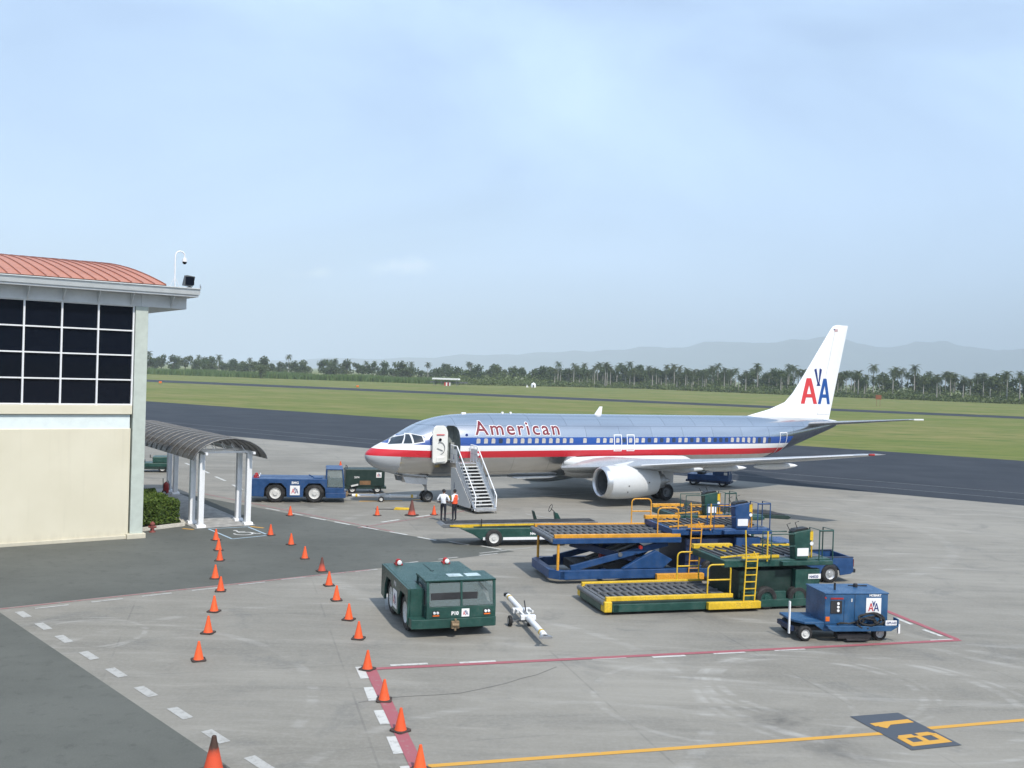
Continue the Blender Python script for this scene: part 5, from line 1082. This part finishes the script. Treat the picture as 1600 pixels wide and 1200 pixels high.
MB().prism([(-.45, 0), (.5, 0), (.42, .12), (-.35, .14)], -.1, .1).build('block', YELLOW, T, bevel=.02); MB().tube([(-.45, 0, .03), (-.8, .05, .02), (-1.2, -.02, .02), (-1.5, .04, .02)], .02, 6).build('rope', BLACK, T, 60)

# ------------------------------------------------------------ small things by the building
T = thing('fire_extinguisher', 'red wheeled fire extinguisher standing beside the walkway', 'extinguisher', (-20.75, 60.4, 0), R(20))
MB().lathe([(.10, .13), (.16, .17), (.62, .17), (.72, .12), (.78, .05)], n=16, closed=True).build('cylinder', REDP, T, 40)
MB().tube([(-.16, -.12, .3), (-.18, -.12, 1.0), (-.18, .12, 1.0), (-.16, .12, .3)], .02).tube([(0, 0, .78), (.1, 0, .86), (.2, .05, .6), (.19, 0, .3)], .018).build('handle', BLACK, T, 60)
for s in (-1, 1): wheel(T, (-.1, s * .2, .14), .14, .06)
T = thing('fire_hydrant', 'small red brown hydrant beside the planter kerb', 'hydrant', (-16.72, 46.95, 0), 0)
HB = paint('rusty red', (.22, .06, .05), .7)
MB().lathe([(0, .15), (.05, .15), (.06, .09), (.34, .09), (.36, .12), (.40, .12), (.48, .06), (.50, .03)], n=14, closed=True).build('barrel', HB, T, 40)
MB().cyl((-.18, 0, .25), (.18, 0, .25), .05, n=10).cyl((0, -.18, .25), (0, 0, .25), .06, n=10).build('outlet', HB, T, 40)

# ------------------------------------------------------------ foliage
def leafmat(name, c0, c1, c2):
    m, nt, b = newmat(name); oi = nt.nodes.new('ShaderNodeObjectInfo'); ge = nt.nodes.new('ShaderNodeNewGeometry')
    c = mixc(nt, ge.outputs['Random Per Island'], c0, c1); c = mixc(nt, mth(nt, 'MULTIPLY', oi.outputs['Random'], .6), c, c2)
    nt.links.new(c, b.inputs['Base Color']); b.inputs['Roughness'].default_value = .6; b.inputs['Specular IOR Level'].default_value = .25
    tr = nt.nodes.new('ShaderNodeBsdfTranslucent'); nt.links.new(c, tr.inputs[0]); ms = nt.nodes.new('ShaderNodeMixShader'); ms.inputs[0].default_value = .25
    o = nt.nodes['Material Output']; nt.links.new(b.outputs[0], ms.inputs[1]); nt.links.new(tr.outputs[0], ms.inputs[2]); nt.links.new(ms.outputs[0], o.inputs[0]); return m
HEDGE = leafmat('hedge leaves', (.060, .115, .022), (.155, .215, .040), (.09, .16, .028))
TREEL = leafmat('tree leaves', (.028, .058, .018), (.080, .120, .034), (.088, .105, .036))
PALML = leafmat('palm fronds', (.032, .064, .020), (.088, .116, .038), (.100, .105, .042))
CANEL = leafmat('cane leaves', (.070, .135, .038), (.140, .195, .065), (.11, .17, .05))
BUSHL = leafmat('bush leaves', (.050, .100, .030), (.120, .165, .050), (.14, .16, .05))
BARK = paint('tree bark', (.10, .085, .07), .9); PALMB = paint('grey palm trunk', (.33, .31, .28), .85, var=.15, scale=1.)
def leaf(m, p, s, rd, upb=.3):
    d = Vector((rd.gauss(0, 1), rd.gauss(0, 1), rd.gauss(0, 1) + upb)).normalized(); a = d.orthogonal().normalized(); a.rotate(Matrix.Rotation(rd.uniform(0, 6.3), 3, d)); b = d.cross(a)
    a *= s; b *= s * rd.uniform(.4, .7); m.add([p - a, p + b, p + a, p - b], [(0, 1, 2, 3)])
rd = random.Random(11)
# hedge beside the walkway
hd = thing('hedge', 'clipped green hedge in the planter beside the building corner', 'hedge', (-16.42, 49.0, .0), math.atan2(.83, -.56))
hm = MB(); HX, HY, HZ = 5.2, 1.5, 1.22
for k in range(9000):
    x, y, z = rd.uniform(0, HX), rd.uniform(-.25, HY), rd.uniform(.12, HZ)
    f = rd.random()
    if f < .42: z = HZ - abs(rd.gauss(0, .06))
    elif f < .70: x = abs(rd.gauss(0, .08))
    elif f < .95: y = (-.25 + abs(rd.gauss(0, .08))) if rd.random() < .6 else HY - abs(rd.gauss(0, .08))
    r_ = .10 * math.sin(x * 2.3) + .08 * math.sin(y * 5 + x)
    leaf(hm, Vector((x + r_ * .4, y + r_ * .5, z * (1 + .06 * math.sin(3 * x + y * 2)))), rd.uniform(.045, .085), rd)
hm.build('foliage', HEDGE, hd, fix=False)
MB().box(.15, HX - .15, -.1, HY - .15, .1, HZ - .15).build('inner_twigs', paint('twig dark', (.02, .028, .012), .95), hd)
for k in range(7): MB().tube([(.4 + .7 * k, .6, 0), (.42 + .7 * k, .62, .6)], .03, 6).build('stem', BARK, hd)

# palms: a few kinds, then placed one by one
def palm_kind(seed, h, skirt):
    r = random.Random(seed); t = MB(); lean = r.uniform(-.4, .4)
    t.tube([(lean * (i / 6) ** 2, 0, h * i / 6) for i in range(7)], [.34, .30, .28, .26, .24, .2, .16], 7)
    c = MB(); top = Vector((lean, 0, h)); nf = 22
    for k in range(nf):
        az = 2.4 * k + r.uniform(-.3, .3); el = R(r.uniform(52, 80)) if k < 6 else R(r.uniform(5, 45)) if k < 14 else R(r.uniform(-60 if skirt else -30, -5)); Lf = r.uniform(3.4, 4.6)
        d = Vector((math.cos(az), math.sin(az), 0)); p = top.copy(); a = el; pr = None; sd = Vector((-d.y, d.x, 0))
        for j in range(7):
            n_ = p + (d * math.cos(a) + Vector((0, 0, math.sin(a)))) * Lf / 7; w_ = (.7, 1.05, 1.1, 1.05, .9, .65, .3)[j]
            for s in (-1, 1):
                for q in (0, .5):
                    b0 = p.lerp(n_, q); b1 = p.lerp(n_, q + .38); tip = b0.lerp(b1, .9) + sd * s * w_ + Vector((0, 0, -.35 * w_)) + d * .25
                    c.add([b0, b1, tip], [(0, 1, 2)])
            p = n_; a -= R(r.uniform(13, 20))
    c.cyl(top - Vector((0, 0, 1.5)), top, .24, .14, 7)
    tm = t.mesh('trunk', 60); tm.materials.append(PALMB); cm = c.mesh('crown', fix=False); cm.materials.append(PALML); return tm, cm, h
PK = [palm_kind(i, h, i % 2) for i, h in enumerate((11.5, 13.0, 14.0, 12.2, 15.0, 10.2))]
def place_kind(name, lab, cat, grp, parts, names, loc, rz, s):
    T = thing(name, lab, cat, loc, rz, grp); T.scale = (s, s, s)
    for me_, nm in zip(parts, names):
        o = bpy.data.objects.new(nm, me_); COL.objects.link(o); o.parent = T
    return T
FRONT = [(-270, 665), (-160, 640), (-35, 615), (40, 690), (94, 715), (150, 650), (209, 593), (276, 538), (345, 500)]
def front(x):
    for (a, b), (c_, d_) in zip(FRONT, FRONT[1:]):
        if a <= x <= c_: return b + (d_ - b) * (x - a) / (c_ - a)
    return FRONT[-1][1]
def tree_kind(seed, h, rw, n=620):
    r = random.Random(seed); t = MB().tube([(0, 0, 0), (.1, .1, h * .25), (.2, -.1, h * .55)], [.3, .24, .14], 6); c = MB(); cl = []
    for k in range(11):
        a = r.uniform(0, 6.3); q = r.uniform(.1, .75) * rw; z = h * r.uniform(.38, .86); cl.append((Vector((q * math.cos(a), q * math.sin(a), z)), r.uniform(.28, .46) * rw))
        if k < 6: t.tube([(.15, 0, h * .3), cl[-1][0]], [.12, .04], 5)
    for k in range(n):
        p, rr_ = cl[k % 11]; v = Vector((r.gauss(0, 1), r.gauss(0, 1), r.gauss(0, .8))).normalized() * rr_ * r.uniform(.6, 1.1); leaf(c, p + v, r.uniform(.38, .7), r, .6)
    tm = t.mesh('trunk', 60); tm.materials.append(BARK); cm = c.mesh('crown', fix=False); cm.materials.append(TREEL); return tm, cm
TK = [tree_kind(20 + i, h, w_) for i, (h, w_) in enumerate(((9, 4.5), (11, 5), (8, 5.2), (12, 4.6)))]
rp_ = random.Random(31)
npx = 0
# tall palms along the right-hand line
for k in range(170):
    x = 30 + (k + rp_.uniform(-.45, .45)) * (322. / 170); dpt = rp_.choice((rp_.uniform(0, 12), rp_.uniform(8, 55), rp_.uniform(20, 80)))
    kd = rp_.choice(PK); y = front(x) + 4 + dpt; s = rp_.uniform(.86, 1.30) * (1.0 if x > 60 else .88)
    place_kind('palm_tree', 'tall royal palm in the dense palm row beyond the runway on the right', 'palm tree', 'palms beyond the runway', kd[:2], ('trunk', 'crown'), (x * (1 + dpt / y), y, 0), rp_.uniform(0, 6.3), s)
for k in range(26):
    x = -300 + k * 13.5 + rp_.uniform(-6, 6); y = 780 + rp_.uniform(0, 120); kd = rp_.choice(PK)
    place_kind('palm_tree', 'slender palm rising above the far trees on the left', 'palm tree', 'palms above the far left trees', kd[:2], ('trunk', 'crown'), (x, y, 0), rp_.uniform(0, 6.3), rp_.uniform(.85, 1.15))
for k in range(150):
    x = -340 + k * 3.35 + rp_.uniform(-3, 3); y = 740 + rp_.uniform(0, 130)
    place_kind('broadleaf_tree', 'rounded dark broadleaf tree in the far line behind the cane field', 'tree', 'far trees behind the cane', rp_.choice(TK), ('trunk', 'crown'), (x, y, 0), rp_.uniform(0, 6.3), rp_.uniform(.85, 1.35))
for k in range(110):
    x = 22 + k * 3.1 + rp_.uniform(-3, 3); y = front(min(x, 340)) + 18 + rp_.uniform(0, 75)
    place_kind('broadleaf_tree', 'dark broadleaf tree filling the gaps between the palms on the right', 'tree', 'trees behind the palms', rp_.choice(TK), ('trunk', 'crown'), (x * 1.1, y, 0), rp_.uniform(0, 6.3), rp_.uniform(1.0, 1.6))
place_kind('broadleaf_tree', 'single rounded dark tree standing in front of the cane field', 'tree', None, TK[2], ('trunk', 'crown'), (-158, 628, 0), 1., 1.05)
# cane field and scrub
m = MB()
for k in range(15000):
    x = rd.uniform(-290, -36); y = front(x) + rd.random() ** 1.8 * 90; h = rd.uniform(2.6, 4.4) * (1 + .12 * math.sin(x * .11)); a = rd.uniform(0, 3.14); c_, s_ = math.cos(a) * .5, math.sin(a) * .5; l1, l2 = rd.uniform(-.8, .8), rd.uniform(-.8, .8)
    m.add([(x - c_, y - s_, 0), (x + c_, y + s_, 0), (x + c_ * .6 + l1, y + s_ * .6 + l2, h)], [(0, 1, 2)])
o = tag(m.build('cane_field', CANEL, fix=False), 'dense pale green cane field beyond the runway on the left', 'cane field'); o['kind'] = 'stuff'
m = MB()
for k in range(26000):
    x = rd.uniform(-40, 350); y = front(x) + abs(rd.gauss(0, 22)) - 2; dd = y - front(x); hh = (1.8 + 1.3 * math.sin(x * .21) * math.sin(x * .073) + min(max(dd, 0), 50) *   .14)
    leaf(m, Vector((x, y, max(.2, rd.random() ** .7 * max(.6, hh)))), rd.uniform(.5, .95), rd, .5)
o = tag(m.build('scrub', BUSHL, fix=False), 'low green scrub growing at the foot of the palms', 'scrub'); o['kind'] = 'stuff'

# ------------------------------------------------------------ far airfield furniture
T = thing('far_shelter', 'long white roofed shelter at the edge of the cane field', 'shelter', (-37, 560, 0), R(-10))
MB().prism([(-7.6, 3.4), (7.6, 3.4), (7.3, 4.3), (-7.3, 4.3)], -2.5, 2.5).build('roof', WHITE, T)
for x in (-6.5, -2.2, 2.2, 6.5):
    for y in (-2, 2): MB().box(x - .12, x + .12, y - .12, y + .12, 0, 3.4).build('post', GREYM, T)
MB().box(-10, 12, 2.2, 2.5, 1.6, 2.3).build('low_wall', GREYM, T)
for x, mt in ((-.2, DKRED), (1.6, DKRED), (.7, PRINTW), (2.5, PRINTW)): MB().box(x - .4, x + .4, -1.6, -1.4, .0, 1.9).build('marker_panel', mt, T)
T = thing('white_tank', 'small white domed cabin standing on the grass beyond the runway', 'cabin', (12.9, 600, 0), 0)
MB().lathe([(0, 1.5), (1.6, 1.5), (2.5, 1.1), (3.0, .1)], n=16, closed=True).build('dome', WHITE, T, 50); MB().box(-.35, .35, -1.56, -1.40, .1, 1.7).build('door', DARKM, T)
MB().prism([(-4.4, 0), (-2.9, 0), (-3.9, 1.7)], -.5, .5).build('side_fin', WHITE, T)
T = thing('orange_sign', 'faded orange sign board on posts in the far grass', 'sign', (137.4, 374, 0), R(-18))
MB().box(-1.0, 1.0, -.05, .05, 2.6, 4.3).build('board', paint('faded orange', (.26, .085, .04), .7), T)
for x in (-.6, .6): MB().box(x - .06, x + .06, .051, .13, 0, 4.2).build('post', paint('brown post', (.22, .11, .07), .8), T)
for x, y, lab in ((-64.6, 418, 'small orange marker box beside the runway left of centre'), (-131, 372, 'small red orange marker at the runway edge by the building')):
    T = thing('runway_marker', lab, 'marker', (x, y, 0), .2); MB().box(-.5, .5, -.3, .3, .3, 1.0).build('box', ORLENS, T, bevel=.05); MB().box(-.5, -.4, -.1, .1, 0, .3).box(.4, .5, -.1, .1, 0, .3).build('leg', GREYM, T)

# ------------------------------------------------------------ people
def person(label, loc, rz, arms, shirt, vest=None, stride=.0):
    T = thing('person', label, 'person', loc, rz)
    V = []; E = []; Rd = []
    def v(p, r, par=None):
        V.append(p); Rd.append(r); i = len(V) - 1
        if par is not None: E.append((par, i))
        return i
    pel = v((0, 0, .95), (.125, .155)); sp = v((-.01, 0, 1.14), (.10, .145), pel); ch = v((0, 0, 1.33), (.115, .175), sp); nk0 = v((0, 0, 1.46), (.06, .075), ch); nk = v((.01, 0, 1.52), (.05, .052), nk0); hd_ = v((.025, 0, 1.60), (.088, .072), nk); v((.02, 0, 1.69), (.075, .062), hd_)
    for s in (-1, 1):
        f = stride * s
        hp = v((f * .2, s * .095, .86), (.088, .088), pel); kn = v((.02 + f * .7, s * .105, .50), (.060, .060), hp); an = v((f, s * .11, .10), (.042, .042), kn); v((f + .15, s * .125, .035), (.038, .045), an)
        el, wr, hn = arms[0 if s < 0 else 1]
        sh = v((0, s * .19, 1.395), (.062, .062), ch); e_ = v(el, (.045, .045), sh); w_ = v(wr, (.030, .033), e_); v(hn, (.036, .030), w_)
    me = bpy.data.meshes.new('body'); me.from_pydata(V, E, []); o = bpy.data.objects.new('body', me); COL.objects.link(o)
    md = o.modifiers.new('skin', 'SKIN'); md.use_smooth_shade = True; ss = o.modifiers.new('sub', 'SUBSURF'); ss.levels = 2; ss.render_levels = 2
    for i, r_ in enumerate(Rd): me.skin_vertices[0].data[i].radius = r_
    me.skin_vertices[0].data[0].use_root = True
    bpy.context.view_layer.update(); m2 = bpy.data.meshes.new_from_object(o.evaluated_get(bpy.context.evaluated_depsgraph_get()))
    bpy.data.objects.remove(o)
    bm = bmesh.new(); bm.from_mesh(m2)
    hands = [Vector(arms[k][2]) for k in (0, 1)]; wrs = [Vector(arms[k][1]) for k in (0, 1)]
    fb = MB()
    for hN, wR in zip(hands, wrs):       # five separate curled fingers rooted in each palm
        d = (hN - wR).normalized(); sd = d.orthogonal().normalized(); dn = d.cross(sd)
        for q, Lf in ((-.027, .070), (-.009, .085), (.009, .08), (.026, .062)):
            p = hN + sd * q; fb.tube([p, p + d * Lf * .6, p + d * Lf * .9 + dn * Lf * .35, p + d * Lf * .8 + dn * Lf * .65], [.0095, .009, .008, .006], 6)
        p = hN - d * .02 + sd * .03; fb.tube([p, p + sd * .03 + d * .02, p + sd * .035 + d * .055], [.011, .010, .007], 6)
    fb.lathe([(0, .004), (.02, .012), (.045, .015)], (.098, 0, 1.585), 'z', 8)      # nose
    for s in (-1, 1): fb.cyl((.02, s * .070, 1.575), (.02, s * .085, 1.62), .020, .016, 8)
    off = len(bm.verts); bv = [bm.verts.new(p) for p in fb.v]
    for f in fb.f: bm.faces.new([bv[i] for i in f])
    bmesh.ops.recalc_face_normals(bm, faces=bm.faces); bm.faces.ensure_lookup_table()
    m2.materials.clear()
    for mt in (paint('brown skin', (.20, .095, .055), .55), shirt, paint('dark navy trousers', (.010, .012, .022), .8), paint('black shoes', (.01, .01, .01), .4)): m2.materials.append(mt)
    for f in bm.faces:
        c_ = f.calc_center_median(); f.smooth = True
        dh = min(min((c_ - h_).length for h_ in hands), min((c_ - w_).length for w_ in wrs))
        f.material_index = 3 if c_.z < .085 else 2 if (c_.z < .97 and dh > .13) else 0 if (c_.z > 1.49 or dh < .15) else 1
    bm.to_mesh(m2); bm.free()
    m2.name = 'body'; b_ = bpy.data.objects.new('body', m2); COL.objects.link(b_); b_.parent = T
    MB().lathe([(1.60, .092), (1.66, .094), (1.705, .075), (1.735, .03), (1.74, .0)], (.008, 0, 0), 'z', 14).build('hair', paint('black hair', (.008, .007, .007), .6), T, 60)
    for s in (-1, 1): MB().cyl((.10, s * .03, 1.625), (.108, s * .03, 1.625), .010, n=6).build('eye', BLACK, T)
    MB().box(.085, .098, -.025, .025, 1.553, 1.560).build('mouth', paint('lips', (.16, .05, .04), .5), T)
    MB().lathe([(.945, .148), (.985, .150)], n=20).build('belt', BLACK, T)
    if vest:
        vm = MB(); n_ = 22
        ring = [(.96, .150, .185), (1.05, .140, .180), (1.15, .135, .178), (1.26, .145, .198), (1.36, .142, .205), (1.44, .10, .15)]
        for z, rx, ry in ring: vm.v += [(rx * math.cos(2 * math.pi * k / n_), ry * math.sin(2 * math.pi * k / n_), z) for k in range(n_)]
        vm.f += [(i * n_ + k, i * n_ + (k + 1) % n_, (i + 1) * n_ + (k + 1) % n_, (i + 1) * n_ + k) for i in range(len(ring) - 1) for k in range(n_)]
        vo = vm.build('safety_vest', vest, T, 60)
    return T
SHW = paint('white shirt', (.74, .76, .80), .8, var=.05, scale=8)
person('man in white shirt and dark trousers seen from behind, arms bent', (-3.45, 53.15, 0), R(80), (((-.06, -.33, 1.16), (.12, -.22, 1.02), (.19, -.15, 1.03)), ((-.06, .33, 1.16), (.12, .24, 1.02), (.19, .16, 1.03))), SHW, stride=.03)
person('man in orange safety vest over white shirt facing his colleague', (-2.86, 53.3, 0), R(150), (((-.02, -.27, 1.13), (.16, -.24, 1.06), (.24, -.20, 1.09)), ((-.03, .27, 1.13), (.12, .25, 1.00), (.19, .22, 1.0))), SHW, paint('orange vest', (.85, .10, .03), .7), stride=.02)

# ------------------------------------------------------------ mountains and the hazy air
from mathutils import noise as NZ
RID = [(-12500, 40), (-9000, 40), (-6000, 50), (-3500, 60), (-1800, 150), (-1000, 200), (-300, 260), (900, 350), (1900, 430), (2800, 520), (3500, 560), (4000, 640), (4600, 560), (5400, 655), (6200, 570), (7200, 660), (9000, 700), (12500, 620)]
def rid(x):
    for (a, b), (c_, d_) in zip(RID, RID[1:]):
        if a <= x <= c_: t = (x - a) / (c_ - a); t = t * t * (3 - 2 * t); return b + (d_ - b) * t
    return RID[0][1]
m = MB(); NX, NY = 240, 14
for j in range(NY):
    for i in range(NX):
        x = -12400 + 24800 * i / (NX - 1); t = j / (NY - 1); y = 10800 + 3200 * t
        pr = math.sin(min(t / .62, 1) * math.pi / 2) ** 1.3 if t < .62 else max(0, 1 - ((t - .62) / .38) ** 2)
        h = rid(x) * .92 * pr * (1 + .22 * NZ.fractal(Vector((x / 1300, y / 1300, 0)), 1., 2., 5)) + 25 * NZ.fractal(Vector((x / 420, y / 420, 3)), 1., 2., 4) * pr
        m.v.append((x, y, max(-.5, h)))
m.f = [(j * NX + i, j * NX + i + 1, (j + 1) * NX + i + 1, (j + 1) * NX + i) for j in range(NY - 1) for i in range(NX - 1)]
struct(m.build('mountains', paint('forested hills', (.055, .075, .045), .9, var=.3, scale=.002), None, 60, fix=False))
hz = MB().box(-16800, 16800, -16800, 16800, -1.0, 800).build('haze', GREYM); hz.data.materials.clear(); hz['kind'] = 'stuff'; tag(hz, 'pale blue haze lying over the far hills', 'haze')
hm_ = bpy.data.materials.new('hazy air'); hm_.use_nodes = True; nt = hm_.node_tree; nt.nodes.clear()
pv = nt.nodes.new('ShaderNodeVolumePrincipled'); pv.inputs['Color'].default_value = (.80, .93, 1.0, 1); pv.inputs['Density'].default_value = 1.6e-4; pv.inputs['Anisotropy'].default_value = -0.4
mo = nt.nodes.new('ShaderNodeOutputMaterial'); nt.links.new(pv.outputs[0], mo.inputs['Volume']); hz.data.materials.append(hm_)
